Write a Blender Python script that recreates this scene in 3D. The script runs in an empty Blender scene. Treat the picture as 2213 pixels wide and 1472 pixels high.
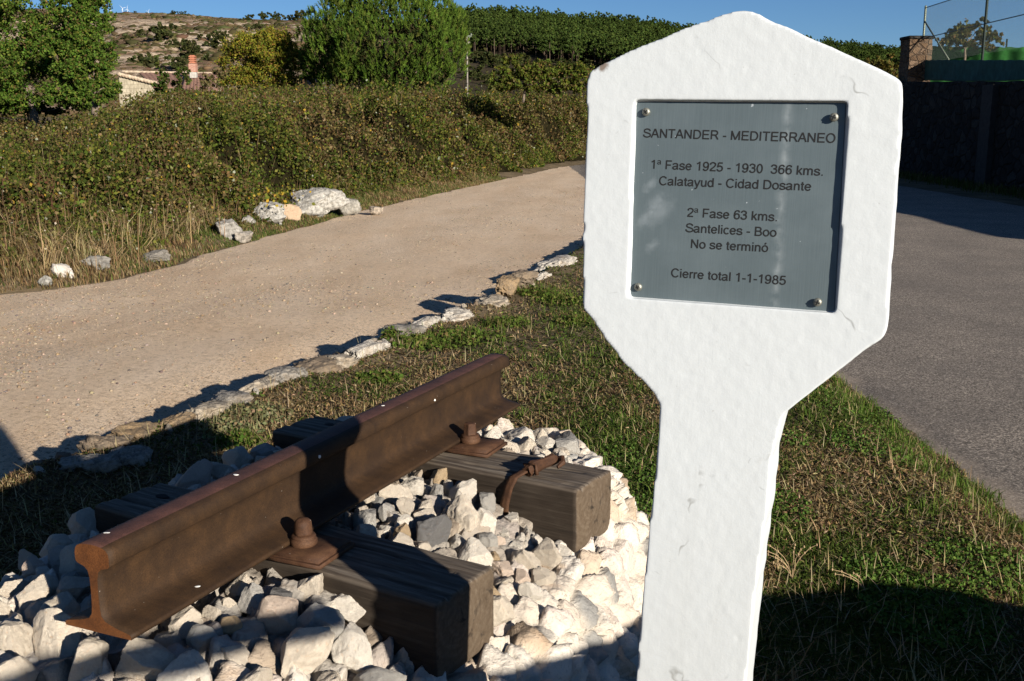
import bpy, bmesh, math, random
import numpy as np
from mathutils import Vector, Matrix, Quaternion, kdtree
from mathutils import noise as mnoise

R = math.radians
SC = bpy.context.scene
COL = SC.collection

# ------------------------------------------------------------------ camera
FPX, PITCH = 2300.0, R(11.56)
CXP, CYP = 1106.5, 736.0
cd = bpy.data.cameras.new("camera")
cd.sensor_width = 36.0
cd.lens = FPX / 2213.0 * 36.0
cd.clip_start = 0.05
cd.clip_end = 9000.0
cam = bpy.data.objects.new("camera", cd)
COL.objects.link(cam)
cam.location = (0, 0, 0)
cam.rotation_euler = (R(90) - PITCH, 0, 0)
SC.camera = cam

# ------------------------------------------------------------------ world and sun
SUN_AZ, SUN_EL = R(143.9), R(16.8)          # azimuth clockwise from +Y
w = bpy.data.worlds.new("World")
SC.world = w
w.use_nodes = True
nt = w.node_tree
nt.nodes.clear()
sky = nt.nodes.new("ShaderNodeTexSky")
sky.sky_type = 'NISHITA'
sky.sun_disc = False
sky.sun_elevation = SUN_EL
sky.sun_rotation = SUN_AZ
sky.altitude = 1000
sky.air_density = 0.85
sky.dust_density = 0.05
sky.ozone_density = 6.0
bg = nt.nodes.new("ShaderNodeBackground")
bg.inputs[1].default_value = 0.05
wo = nt.nodes.new("ShaderNodeOutputWorld")
nt.links.new(sky.outputs[0], bg.inputs[0])
nt.links.new(bg.outputs[0], wo.inputs[0])

sl = bpy.data.lights.new("sun", 'SUN')
sl.energy = 5.0
sl.angle = R(0.53)
sl.color = (1.0, 0.94, 0.84)
sun = bpy.data.objects.new("sun", sl)
COL.objects.link(sun)
SUNV = Vector((math.sin(SUN_AZ) * math.cos(SUN_EL), math.cos(SUN_AZ) * math.cos(SUN_EL), math.sin(SUN_EL)))
sun.rotation_euler = SUNV.to_track_quat('Z', 'Y').to_euler()
sun.location = SUNV * 30

vs = SC.view_settings
vs.view_transform = 'Standard'
vs.look = 'None'
vs.gamma = 1.0
vs.exposure = 0.75
SC.cycles.max_bounces = 6
SC.cycles.diffuse_bounces = 1
SC.cycles.transparent_max_bounces = 6

# ------------------------------------------------------------------ helpers
CP, SP = math.cos(PITCH), math.sin(PITCH)


def ray(px, py):
    a = (px - CXP) / FPX
    b = (CYP - py) / FPX
    return np.array([a, CP + b * SP, -SP + b * CP])


def onz(px, py, z):
    d = ray(px, py)
    return d * (z / d[2])


def wp(px, py, Z):
    return ray(px, py) * Z


def elev(py):
    """height above the camera per metre of depth"""
    return -SP + (CYP - py) / FPX * CP


def smooth(a, b, x):
    t = np.clip((np.asarray(x, float) - a) / (b - a), 0, 1)
    return t * t * (3 - 2 * t)


def _hash(ix, iy, iz, seed):
    h = (ix * 374761393 + iy * 668265263 + iz * 2147483647 + seed * 974711) & 0xFFFFFFFF
    h = ((h ^ (h >> 13)) * 1274126177) & 0xFFFFFFFF
    h = (h ^ (h >> 16)) & 0xFFFFFFFF
    return h / 4294967295.0


def vnoise(P, seed=0):
    """value noise in [-1, 1], P is (n,3)"""
    P = np.asarray(P, float)
    i = np.floor(P).astype(np.int64)
    f = P - i
    f = f * f * (3 - 2 * f)
    out = 0
    for dx in (0, 1):
        for dy in (0, 1):
            for dz in (0, 1):
                wgt = (f[:, 0] if dx else 1 - f[:, 0]) * (f[:, 1] if dy else 1 - f[:, 1]) * (f[:, 2] if dz else 1 - f[:, 2])
                out = out + wgt * _hash(i[:, 0] + dx, i[:, 1] + dy, i[:, 2] + dz, seed)
    return out * 2 - 1


def fbm(P, octv=4, seed=0, gain=0.5):
    P = np.asarray(P, float)
    a, s, tot = 1.0, 0, 0
    for o in range(octv):
        s = s + a * vnoise(P * (2 ** o) + o * 17.3, seed + o)
        tot += a
        a *= gain
    return s / tot


def xyz(x, y, z=0.0):
    x = np.asarray(x, float)
    return np.stack([x, np.asarray(y, float) + 0 * x, np.asarray(z, float) + 0 * x], -1)


def mesh_np(name, V, F, mat=None, colors=None, smoothf=False):
    """V (n,3); F (m,k) array or list of such arrays; colors (n,3) per vertex"""
    me = bpy.data.meshes.new(name)
    V = np.asarray(V, np.float32)
    Fs = F if isinstance(F, list) else [F]
    Fs = [np.asarray(f, np.int32) for f in Fs if len(f)]
    me.vertices.add(len(V))
    me.vertices.foreach_set('co', V.ravel())
    nl = sum(f.size for f in Fs)
    npoly = sum(len(f) for f in Fs)
    me.loops.add(nl)
    me.loops.foreach_set('vertex_index', np.concatenate([f.ravel() for f in Fs]))
    me.polygons.add(npoly)
    tot = np.concatenate([np.full(len(f), f.shape[1], np.int32) for f in Fs])
    st = np.concatenate([[0], np.cumsum(tot)[:-1]]).astype(np.int32)
    me.polygons.foreach_set('loop_start', st)
    me.polygons.foreach_set('loop_total', tot)
    if smoothf:
        me.polygons.foreach_set('use_smooth', np.ones(npoly, bool))
    if colors is not None:
        c = np.ones((len(V), 4), np.float32)
        c[:, :3] = colors
        at = me.attributes.new('col', 'FLOAT_COLOR', 'POINT')
        at.data.foreach_set('color', c.ravel())
    me.update(calc_edges=True)
    me.validate()
    if mat:
        me.materials.append(mat)
    return me


def link(name, me, parent=None, loc=None):
    o = bpy.data.objects.new(name, me)
    COL.objects.link(o)
    if loc is not None:
        o.location = loc
    if parent is not None:
        o.parent = parent
    return o


def tag(o, label=None, cat=None, group=None, kind=None):
    if label:
        o['label'] = label
    if cat:
        o['category'] = cat
    if group:
        o['group'] = group
    if kind:
        o['kind'] = kind
    return o


def empty(name, loc, label, cat, group=None):
    o = bpy.data.objects.new(name, None)
    o.empty_display_size = 0.1
    COL.objects.link(o)
    o.location = loc
    return tag(o, label, cat, group)


def grid_faces(nu, nv, wrap=False):
    i = np.arange(nu - 1)[:, None] * nv
    j = np.arange(nv if wrap else nv - 1)[None, :]
    j2 = (j + 1) % nv
    return np.stack([i + j, i + nv + j, i + nv + j2, i + j2], -1).reshape(-1, 4)


def from_bm(name, bm, mat=None, smoothf=False):
    me = bpy.data.meshes.new(name)
    bm.normal_update()
    bm.to_mesh(me)
    bm.free()
    if smoothf:
        me.polygons.foreach_set('use_smooth', np.ones(len(me.polygons), bool))
    if mat:
        me.materials.append(mat)
    return me


def bm_box(bm, c, d, rot=None):
    """box centred c with full dims d; rot a 3x3 Matrix"""
    M = Matrix.Translation(Vector(c))
    if rot is not None:
        M = M @ rot.to_4x4()
    M = M @ Matrix.Diagonal(Vector((d[0], d[1], d[2], 1)))
    return bmesh.ops.create_cube(bm, size=1.0, matrix=M)['verts']


def bm_tube(bm, pts, r, n=8, cap=True):
    """tube through pts; r scalar or list"""
    pts = [Vector(p) for p in pts]
    rs = r if hasattr(r, '__len__') else [r] * len(pts)
    rings = []
    prev = None
    for i, p in enumerate(pts):
        d = (pts[min(i + 1, len(pts) - 1)] - pts[max(i - 1, 0)])
        if d.length < 1e-9:
            d = Vector((0, 0, 1))
        d.normalize()
        u = prev if prev is not None else (Vector((1, 0, 0)) if abs(d.x) < .8 else Vector((0, 1, 0)))
        u = (u - d * u.dot(d)).normalized()
        prev = u
        v = d.cross(u)
        rings.append([bm.verts.new(p + (u * math.cos(2 * math.pi * k / n) + v * math.sin(2 * math.pi * k / n)) * rs[i]) for k in range(n)])
    for a, b in zip(rings[:-1], rings[1:]):
        for k in range(n):
            bm.faces.new((a[k], a[(k + 1) % n], b[(k + 1) % n], b[k]))
    if cap:
        bm.faces.new(rings[0][::-1])
        bm.faces.new(rings[-1])
    return rings


# ------------------------------------------------------------------ materials
class NT:
    def __init__(self, name):
        self.m = bpy.data.materials.new(name)
        self.m.use_nodes = True
        self.t = self.m.node_tree
        self.t.nodes.clear()
        self.out = self.n('ShaderNodeOutputMaterial')

    def n(self, typ, **kw):
        x = self.t.nodes.new(typ)
        for k, v in kw.items():
            setattr(x, k, v)
        return x

    def l(self, a, b):
        self.t.links.new(a, b)

    def coords(self, kind='Object'):
        return self.n('ShaderNodeTexCoord').outputs[kind]

    def noise(self, vec, scale, detail=4, rough=0.55, dist=0.0):
        x = self.n('ShaderNodeTexNoise')
        x.inputs['Scale'].default_value = scale
        x.inputs['Detail'].default_value = detail
        x.inputs['Roughness'].default_value = rough
        x.inputs['Distortion'].default_value = dist
        self.l(vec, x.inputs['Vector'])
        return x.outputs['Fac']

    def voro(self, vec, scale, feat='F1', out='Distance', rand=1.0):
        x = self.n('ShaderNodeTexVoronoi', feature=feat)
        x.inputs['Scale'].default_value = scale
        x.inputs['Randomness'].default_value = rand
        self.l(vec, x.inputs['Vector'])
        return x.outputs[out]

    def mapping(self, vec, scale=(1, 1, 1), rot=(0, 0, 0), loc=(0, 0, 0)):
        x = self.n('ShaderNodeMapping')
        x.inputs['Scale'].default_value = scale
        x.inputs['Rotation'].default_value = rot
        x.inputs['Location'].default_value = loc
        self.l(vec, x.inputs['Vector'])
        return x.outputs['Vector']

    def ramp(self, fac, stops, interp='LINEAR'):
        x = self.n('ShaderNodeValToRGB')
        cr = x.color_ramp
        cr.interpolation = interp
        while len(cr.elements) < len(stops):
            cr.elements.new(0.5)
        for e, (p, c) in zip(cr.elements, stops):
            e.position = p
            e.color = (c if hasattr(c, '__len__') else (c, c, c)) + (1,) if hasattr(c, '__len__') else (c, c, c, 1)
        self.l(fac, x.inputs['Fac'])
        return x.outputs['Color']

    def mix(self, fac, a, b, mode='MIX'):
        x = self.n('ShaderNodeMix', data_type='RGBA', blend_type=mode)
        for s, v in ((x.inputs[0], fac), (x.inputs[6], a), (x.inputs[7], b)):
            if hasattr(v, 'is_linked'):
                self.l(v, s)
            elif hasattr(v, '__len__'):
                s.default_value = tuple(v) + (1,)
            else:
                s.default_value = v
        return x.outputs[2]

    def math(self, op, a, b=0.0):
        x = self.n('ShaderNodeMath', operation=op)
        for s, v in ((x.inputs[0], a), (x.inputs[1], b)):
            if hasattr(v, 'is_linked'):
                self.l(v, s)
            else:
                s.default_value = v
        return x.outputs[0]

    def attr(self, name='col'):
        return self.n('ShaderNodeAttribute', attribute_name=name).outputs['Color']

    def bump(self, h, strength=0.5, dist=0.01, prev=None):
        x = self.n('ShaderNodeBump')
        x.inputs['Strength'].default_value = strength
        x.inputs['Distance'].default_value = dist
        self.l(h, x.inputs['Height'])
        if prev is not None:
            self.l(prev, x.inputs['Normal'])
        return x.outputs['Normal']

    def bsdf(self, color, rough=0.8, metal=0.0, normal=None, spec=0.3):
        x = self.n('ShaderNodeBsdfPrincipled')
        for s, v in (('Base Color', color), ('Roughness', rough), ('Metallic', metal)):
            if hasattr(v, 'is_linked'):
                self.l(v, x.inputs[s])
            else:
                x.inputs[s].default_value = tuple(v) + (1,) if hasattr(v, '__len__') else v
        x.inputs['Specular IOR Level'].default_value = spec
        if normal is not None:
            self.l(normal, x.inputs['Normal'])
        self.l(x.outputs[0], self.out.inputs['Surface'])
        return x


def mat_leaf(name, trans=0.3):
    m = NT(name)
    c = m.attr()
    d = m.n('ShaderNodeBsdfDiffuse')
    m.l(c, d.inputs['Color'])
    t = m.n('ShaderNodeBsdfTranslucent')
    m.l(m.mix(1.0, c, (1.0, 1.0, 0.45), 'MULTIPLY'), t.inputs['Color'])
    mx = m.n('ShaderNodeMixShader')
    mx.inputs[0].default_value = trans
    m.l(d.outputs[0], mx.inputs[1])
    m.l(t.outputs[0], mx.inputs[2])
    m.l(mx.outputs[0], m.out.inputs['Surface'])
    return m.m


def mat_simple(name, col, rough=0.8, metal=0.0, nscale=30.0, var=0.25, bump=0.3, bdist=0.004, spec=0.3):
    m = NT(name)
    co = m.coords()
    n = m.noise(co, nscale, 5)
    lo = tuple(c * (1 - var) for c in col)
    hi = tuple(min(1, c * (1 + var)) for c in col)
    m.bsdf(m.ramp(n, [(0.3, lo), (0.7, hi)]), rough, metal, m.bump(m.noise(co, nscale * 2.5, 5), bump, bdist), spec)
    return m.m


def make_materials():
    M = {}
    M['leaf'] = mat_leaf('leaf', 0.28)
    M['needle'] = mat_leaf('needle', 0.12)
    M['grass'] = mat_leaf('grass_blade', 0.25)
    # white paint
    m = NT('white_paint')
    co = m.coords()
    big = m.noise(co, 9, 4)
    bru = m.noise(m.mapping(co, (90, 90, 9)), 1.0, 3)
    fine = m.noise(co, 240, 4, .65)
    dirt = m.noise(co, 26, 6, .7)
    c = m.mix(m.ramp(dirt, [(0.62, 0.0), (0.80, 0.5)]), (0.535, 0.555, 0.56), (0.43, 0.435, 0.425))
    geo = m.n('ShaderNodeNewGeometry')
    chip = m.ramp(m.math('MULTIPLY', m.ramp(geo.outputs['Pointiness'], [(0.56, 0.0), (0.64, 1.0)]), m.ramp(m.noise(co, 60, 4), [(0.56, 0.0), (0.62, 1.0)])), [(0.3, 0.0), (0.7, 1.0)])
    c = m.mix(chip, c, (0.35, 0.33, 0.29))
    b = m.bump(big, 0.10, 0.010)
    b = m.bump(bru, 0.16, 0.0012, b)
    b = m.bump(fine, 0.22, 0.0010, b)
    crk = m.n('ShaderNodeTexVoronoi', feature='DISTANCE_TO_EDGE')
    crk.inputs['Scale'].default_value = 7.0
    wv = m.n('ShaderNodeVectorMath', operation='ADD')
    nv3 = m.n('ShaderNodeTexNoise')
    nv3.inputs['Scale'].default_value = 30.0
    m.l(co, nv3.inputs['Vector'])
    sc3 = m.n('ShaderNodeVectorMath', operation='SCALE')
    sc3.inputs['Scale'].default_value = 0.06
    m.l(nv3.outputs['Color'], sc3.inputs[0])
    m.l(co, wv.inputs[0])
    m.l(sc3.outputs[0], wv.inputs[1])
    m.l(wv.outputs[0], crk.inputs['Vector'])
    crl = m.math('MULTIPLY', m.ramp(crk.outputs['Distance'], [(0.0, 1.0), (0.012, 0.0)]), m.ramp(m.noise(co, 16, 3), [(0.56, 0.0), (0.64, 0.75)]))
    c = m.mix(crl, c, (0.20, 0.20, 0.19))
    sepz = m.n('ShaderNodeSeparateXYZ')
    m.l(co, sepz.inputs[0])
    low = m.ramp(m.math('ADD', m.math('MULTIPLY', sepz.outputs[2], -1.6), m.math('MULTIPLY', m.noise(m.mapping(co, (30, 30, 5)), 1.0, 4), 0.6)), [(0.30, 0.0), (0.95, 0.30)])
    c = m.mix(low, c, (0.38, 0.37, 0.33))
    for (hx_, vz_, rr_) in ((-0.1389, 0.4370, 0.006), (-0.1484, 0.4340, 0.003)):
        ax_ = m.math('SUBTRACT', sepz.outputs[0], hx_)
        az_ = m.math('SUBTRACT', sepz.outputs[2], vz_)
        dd_ = m.math('SQRT', m.math('ADD', m.math('MULTIPLY', ax_, ax_), m.math('MULTIPLY', az_, az_)))
        dd_ = m.math('ADD', dd_, m.math('MULTIPLY', m.math('SUBTRACT', m.noise(co, 160, 3), 0.5), 0.008))
        c = m.mix(m.ramp(dd_, [(rr_ * .7, 0.9), (rr_, 0.0)]), c, (0.16, 0.11, 0.08))
    spk = m.ramp(m.noise(co, 210, 2), [(0.74, 0.0), (0.77, 0.6)])
    c = m.mix(spk, c, (0.30, 0.29, 0.26))
    m.bsdf(c, 0.62, 0, b, 0.25)
    M['paint'] = m.m
    # plaque: brushed steel with pale smears
    m = NT('brushed_steel')
    co = m.coords()
    streak = m.noise(m.mapping(co, (900, 900, 16)), 1.0, 3)
    cloud = m.noise(co, 14, 5, .6)
    spots = m.ramp(m.noise(co, 120, 2), [(0.73, 0.0), (0.78, 0.8)])
    c = m.mix(streak, (0.100, 0.127, 0.136), (0.148, 0.183, 0.192))
    c = m.mix(m.ramp(cloud, [(0.45, 0.0), (0.75, 0.30)]), c, (0.22, 0.26, 0.27))
    c = m.mix(spots, c, (0.62, 0.65, 0.66))
    sep = m.n('ShaderNodeSeparateXYZ')
    m.l(co, sep.inputs[0])
    # drip streak on the right, smear on the left (plaque centre is the origin)
    wob = m.math('MULTIPLY', m.math('SUBTRACT', m.noise(m.mapping(co, (1, 1, 1)), 22, 2), 0.5), 0.012)
    dx = m.math('ABSOLUTE', m.math('SUBTRACT', m.math('ADD', sep.outputs[0], wob), 0.050))
    drip = m.math('MULTIPLY', m.ramp(dx, [(0.0, 1.0), (0.006, 0.0)]), m.ramp(m.noise(co, 55, 4), [(0.35, 0.0), (0.65, 0.55)]))
    c = m.mix(drip, c, (0.42, 0.45, 0.45))
    for (sx, sz, sr) in ((-0.082, -0.012, 0.014), (-0.094, 0.018, 0.007), (-0.098, -0.020, 0.009), (-0.087, -0.001, 0.009), (-0.088, -0.05, 0.006)):
        vx = m.math('SUBTRACT', sep.outputs[0], sx)
        vz = m.math('SUBTRACT', sep.outputs[2], sz)
        vx = m.math('ADD', vx, m.math('MULTIPLY', vz, -0.55))
        dd = m.math('SQRT', m.math('ADD', m.math('MULTIPLY', vx, vx), m.math('MULTIPLY', m.math('MULTIPLY', vz, vz), 0.55)))
        dd = m.math('ADD', dd, m.math('MULTIPLY', m.math('SUBTRACT', m.noise(co, 130, 3), 0.5), 0.012))
        c = m.mix(m.math('MULTIPLY', m.ramp(dd, [(sr * 0.2, 0.17), (sr, 0.0)]), 1.0), c, (0.62, 0.66, 0.68))
    m.bsdf(c, 0.42, 0.35, m.bump(streak, 0.10, 0.0005), 0.4)
    M['steel'] = m.m
    M['ink'] = mat_simple('engraved_letter', (0.012, 0.012, 0.012), 0.7, 0, 200, 0.2, 0.1)
    M['screw'] = mat_simple('screw_metal', (0.24, 0.235, 0.20), 0.5, 0.6, 300, 0.3, 0.2, 0.0005)
    M['slot'] = mat_simple('screw_slot', (0.02, 0.02, 0.018), 0.8)
    # rust
    def rust(name, a, b, c_, top=True):
        m = NT(name)
        co = m.coords()
        n1 = m.noise(m.mapping(co, (1, 1, 1)), 17, 6, .62)
        n2 = m.noise(m.mapping(co, (6, 60, 60)), 1.0, 4)
        fine = m.noise(co, 420, 3, .7)
        c = m.ramp(n1, [(0.25, a), (0.5, b), (0.78, c_)])
        c = m.mix(m.ramp(n2, [(0.4, 0.0), (0.75, 0.55)]), c, tuple(x * 0.62 for x in b))
        c = m.mix(m.ramp(fine, [(0.35, 0.45), (0.6, 0.0)]), c, tuple(x * 0.4 for x in a))
        specks = m.ramp(m.noise(co, 190, 1), [(0.80, 0.0), (0.82, 0.7)])
        c = m.mix(specks, c, (0.42, 0.36, 0.30))
        bb = m.bump(fine, 0.5, 0.0012)
        bb = m.bump(n1, 0.3, 0.002, bb)
        m.bsdf(c, 0.72, 0.12, bb, 0.3)
        return m.m
    M['rust'] = rust('rusty_rail', (0.020, 0.010, 0.005), (0.046, 0.023, 0.009), (0.078, 0.038, 0.014))
    M['rust_end'] = rust('rusty_cut_end', (0.045, 0.016, 0.006), (0.15, 0.052, 0.014), (0.25, 0.092, 0.026))
    M['rust_top'] = rust('rusty_running_face', (0.045, 0.022, 0.017), (0.11, 0.048, 0.034), (0.19, 0.082, 0.055))
    M['rust_bolt'] = rust('rusty_fitting', (0.030, 0.013, 0.007), (0.085, 0.038, 0.018), (0.17, 0.085, 0.040))
    M['dropping'] = mat_simple('bird_dropping', (0.75, 0.72, 0.66), 0.9)
    # weathered timber, grain along local X
    m = NT('weathered_timber')
    co = m.coords()
    grain = m.noise(m.mapping(co, (5, 95, 95)), 1.0, 5, .65, 0.4)
    long_ = m.noise(m.mapping(co, (2.2, 26, 26)), 1.0, 4, .6, 0.6)
    blot = m.noise(co, 11, 4)
    wav = m.n('ShaderNodeTexWave', wave_type='RINGS', rings_direction='X')
    wav.inputs['Scale'].default_value = 22
    wav.inputs['Distortion'].default_value = 6
    wav.inputs['Detail'].default_value = 3
    m.l(m.mapping(co, (0.35, 1, 1), (0, 0, 0), (0.1, 0.03, 0.05)), wav.inputs['Vector'])
    c = m.ramp(grain, [(0.28, (0.035, 0.026, 0.020)), (0.5, (0.135, 0.105, 0.078)), (0.72, (0.25, 0.205, 0.155))])
    c = m.mix(m.ramp(wav.outputs['Fac'], [(0.2, 0.40), (0.6, 0.0)]), c, (0.055, 0.038, 0.026))
    geo = m.n('ShaderNodeNewGeometry')
    sepn = m.n('ShaderNodeSeparateXYZ')
    m.l(m.coords('Normal'), sepn.inputs[0])
    # the sides are mixed to dark brown, the top face keeps its grain tones
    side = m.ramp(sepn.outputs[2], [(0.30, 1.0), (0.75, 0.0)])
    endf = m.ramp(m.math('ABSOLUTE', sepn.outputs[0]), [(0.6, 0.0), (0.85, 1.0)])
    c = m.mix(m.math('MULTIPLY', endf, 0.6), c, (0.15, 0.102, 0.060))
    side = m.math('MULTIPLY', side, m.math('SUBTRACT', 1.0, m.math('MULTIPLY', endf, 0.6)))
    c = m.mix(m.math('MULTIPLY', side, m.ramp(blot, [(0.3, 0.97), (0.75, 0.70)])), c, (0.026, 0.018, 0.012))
    c = m.mix(m.ramp(long_, [(0.30, 0.85), (0.40, 0.0)]), c, (0.018, 0.014, 0.011))
    b = m.bump(grain, 0.7, 0.004)
    b = m.bump(long_, 0.6, 0.006, b)
    m.bsdf(c, 0.85, 0, b, 0.2)
    M['timber'] = m.m
    M['hole'] = mat_simple('bolt_hole', (0.012, 0.010, 0.008), 0.95)
    # limestone, tinted by object colour
    def stone(name, useattr):
        m = NT(name)
        oi = m.n('ShaderNodeObjectInfo')
        co = m.coords()
        vm = m.n('ShaderNodeVectorMath', operation='ADD')
        m.l(co, vm.inputs[0])
        cb = m.n('ShaderNodeCombineXYZ')
        if useattr:
            base = m.attr()
        else:
            base = oi.outputs['Color']
            sc_ = m.math('MULTIPLY', oi.outputs['Random'], 37.0)
            for k in range(3):
                m.l(sc_, cb.inputs[k])
        m.l(cb.outputs[0], vm.inputs[1])
        v = vm.outputs[0]
        n1 = m.noise(v, 22 if not useattr else 16, 5, .6)
        n2 = m.noise(v, 95, 5, .7)
        c = m.mix(m.ramp(n1, [(0.42, 0.0), (0.72, 0.38)]), base, m.mix(1.0, base, (0.66, 0.60, 0.56), 'MULTIPLY'))
        ochre = m.ramp(m.noise(v, 13, 3), [(0.60, 0.0), (0.74, 0.40)])
        c = m.mix(ochre, c, m.mix(1.0, base, (1.0, 0.70, 0.44), 'MULTIPLY'))
        c = m.mix(m.ramp(n2, [(0.30, 0.55), (0.43, 0.0)]), c, m.mix(1.0, base, (0.45, 0.42, 0.40), 'MULTIPLY'))
        crk = m.ramp(m.voro(v, 34, 'DISTANCE_TO_EDGE'), [(0.0, 1.0), (0.035, 0.0)])
        b = m.bump(n2, 0.75, 0.007)
        b = m.bump(m.noise(v, 45, 3, .6, 1.0), 0.6, 0.008, b)
        m.bsdf(c, 0.9, 0, b, 0.15)
        return m.m
    M['stone'] = stone('limestone', False)
    M['mound'] = stone('mortared_rubble', True)
    # lichened pitted boulder
    m = NT('pitted_limestone')
    co = m.coords()
    oi = m.n('ShaderNodeObjectInfo')
    pit = m.voro(m.mapping(co, (1, 1, 1)), 40, 'SMOOTH_F1')
    n1 = m.noise(co, 9, 6, .7)
    n2 = m.noise(co, 34, 5, .7)
    c = m.mix(m.ramp(m.noise(co, 20, 5, .75), [(0.40, 0.70), (0.56, 0.0)]), oi.outputs['Color'], (0.09, 0.08, 0.066))
    c = m.mix(m.ramp(n1, [(0.55, 0.0), (0.72, 0.55)]), c, (0.30, 0.25, 0.18))
    b = m.bump(n2, 0.9, 0.02)
    m.bsdf(c, 0.92, 0, b, 0.1)
    M['boulder'] = m.m
    # lichened kerb stone: dusty, pitted, dark crusts
    m = NT('lichened_kerb_stone')
    co = m.coords()
    oi = m.n('ShaderNodeObjectInfo')
    n2 = m.noise(co, 26, 6, .75)
    n3 = m.noise(co, 85, 5, .7)
    c = m.mix(m.ramp(n2, [(0.42, 0.65), (0.54, 0.0)]), oi.outputs['Color'], (0.11, 0.092, 0.072))
    c = m.mix(m.ramp(m.noise(co, 7, 4), [(0.54, 0.0), (0.68, 0.6)]), c, (0.27, 0.20, 0.13))
    c = m.mix(m.ramp(n3, [(0.34, 0.6), (0.46, 0.0)]), c, (0.07, 0.06, 0.048))
    b = m.bump(n2, 0.9, 0.015)
    b = m.bump(n3, 0.7, 0.006, b)
    m.bsdf(c, 0.93, 0, b, 0.1)
    M['kerb'] = m.m
    # soils
    m = NT('dry_earth')
    co = m.coords()
    n1 = m.noise(co, 1.7, 6, .6)
    n2 = m.noise(co, 34, 6, .7)
    c = m.ramp(n1, [(0.3, (0.085, 0.062, 0.036)), (0.5, (0.16, 0.115, 0.066)), (0.72, (0.24, 0.175, 0.105))])
    c = m.mix(m.ramp(n2, [(0.38, 0.6), (0.55, 0.0)]), c, (0.055, 0.050, 0.024))
    m.bsdf(c, 0.95, 0, m.bump(n2, 0.7, 0.02), 0.1)
    M['earth'] = m.m
    m = NT('sandy_gravel')
    co = m.coords()
    n1 = m.noise(m.mapping(co, (1, .35, 1), (0, 0, R(-18))), 1.6, 5, .6)
    n2 = m.noise(co, 26, 6, .7)
    n3 = m.noise(co, 130, 5, .75)
    v = m.voro(co, 58, 'F1', 'Color')
    sepc = m.n('ShaderNodeSeparateColor')
    m.l(v, sepc.inputs[0])
    vd = m.voro(co, 58, 'F1', 'Distance')
    c = m.ramp(n1, [(0.3, (0.70, 0.50, 0.325)), (0.5, (0.79, 0.595, 0.41)), (0.72, (0.84, 0.655, 0.475))])
    c = m.mix(m.ramp(n2, [(0.34, 0.55), (0.52, 0.0)]), c, (0.36, 0.245, 0.15))
    track = m.n('ShaderNodeSeparateColor')
    m.l(m.attr(), track.inputs[0])
    peb = m.math('MULTIPLY', m.ramp(sepc.outputs[0], [(0.45, 0.0), (0.50, 1.0)]), m.ramp(vd, [(0.35, 1.0), (0.5, 0.0)]))
    pcol = m.ramp(sepc.outputs[1], [(0.0, (0.16, 0.13, 0.11)), (0.35, (0.42, 0.30, 0.20)), (0.7, (0.72, 0.60, 0.46)), (1.0, (0.30, 0.27, 0.25))])
    patch = m.math('MULTIPLY', m.ramp(m.noise(co, 1.1, 4), [(0.36, 0.35), (0.60, 1.0)]), m.math('SUBTRACT', 1.0, m.math('MULTIPLY', track.outputs[0], 0.85)))
    c = m.mix(m.math('MULTIPLY', peb, patch), c, pcol)
    c = m.mix(m.math('MULTIPLY', m.ramp(n3, [(0.36, 0.75), (0.50, 0.0)]), m.math('SUBTRACT', 1.0, m.math('MULTIPLY', track.outputs[0], 0.6))), c, (0.29, 0.19, 0.115))
    b = m.bump(n2, 0.6, 0.022)
    b = m.bump(n3, 1.0, 0.013, b)
    b = m.bump(m.math('MULTIPLY', m.math('SUBTRACT', 1.0, vd), peb), 0.7, 0.008, b)
    m.bsdf(c, 0.95, 0, b, 0.1)
    M['dirt'] = m.m
    m = NT('old_asphalt')
    co = m.coords()
    v = m.voro(co, 130, 'F1', 'Color')
    sepc = m.n('ShaderNodeSeparateColor')
    m.l(v, sepc.inputs[0])
    n1 = m.noise(co, 1.4, 5, .6)
    n3 = m.noise(co, 85, 5, .8)
    c = m.ramp(sepc.outputs[0], [(0.0, (0.07, 0.056, 0.044)), (0.4, (0.215, 0.176, 0.138)), (0.75, (0.37, 0.305, 0.242)), (1.0, (0.62, 0.52, 0.41))])
    c = m.mix(m.ramp(n1, [(0.35, 0.45), (0.7, 0.0)]), c, (0.12, 0.102, 0.085))
    c = m.mix(m.ramp(n3, [(0.36, 0.75), (0.52, 0.0)]), c, (0.05, 0.042, 0.036))
    sepx = m.n('ShaderNodeSeparateXYZ')
    m.l(co, sepx.inputs[0])
    edge = m.math('ADD', sepx.outputs[0], m.math('MULTIPLY', m.math('SUBTRACT', m.noise(co, 3.5, 4), 0.5), 0.30))
    c = m.mix(m.ramp(m.math('SUBTRACT', edge, 1.95), [(0.06, 0.80), (0.26, 0.0)]), c, (0.46, 0.36, 0.265))
    m.bsdf(c, 0.9, 0, m.bump(n3, 0.8, 0.006), 0.25)
    M['asphalt'] = m.m
    # hills
    m = NT('badland_soil')
    co = m.coords()
    c = m.attr()
    n2 = m.noise(m.mapping(co, (1, 1, 2.2)), 0.55, 5, .75)
    c = m.mix(m.ramp(n2, [(0.40, 0.75), (0.54, 0.0)]), c, (0.060, 0.046, 0.028))
    n3 = m.noise(co, 0.16, 4, .6)
    c = m.mix(m.ramp(n3, [(0.45, 0.0), (0.65, 0.5)]), c, m.mix(1.0, c, (0.55, 0.48, 0.42), 'MULTIPLY'))
    m.bsdf(c, 0.95, 0, m.bump(n2, 0.6, 0.8), 0.05)
    M['hill'] = m.m
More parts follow.
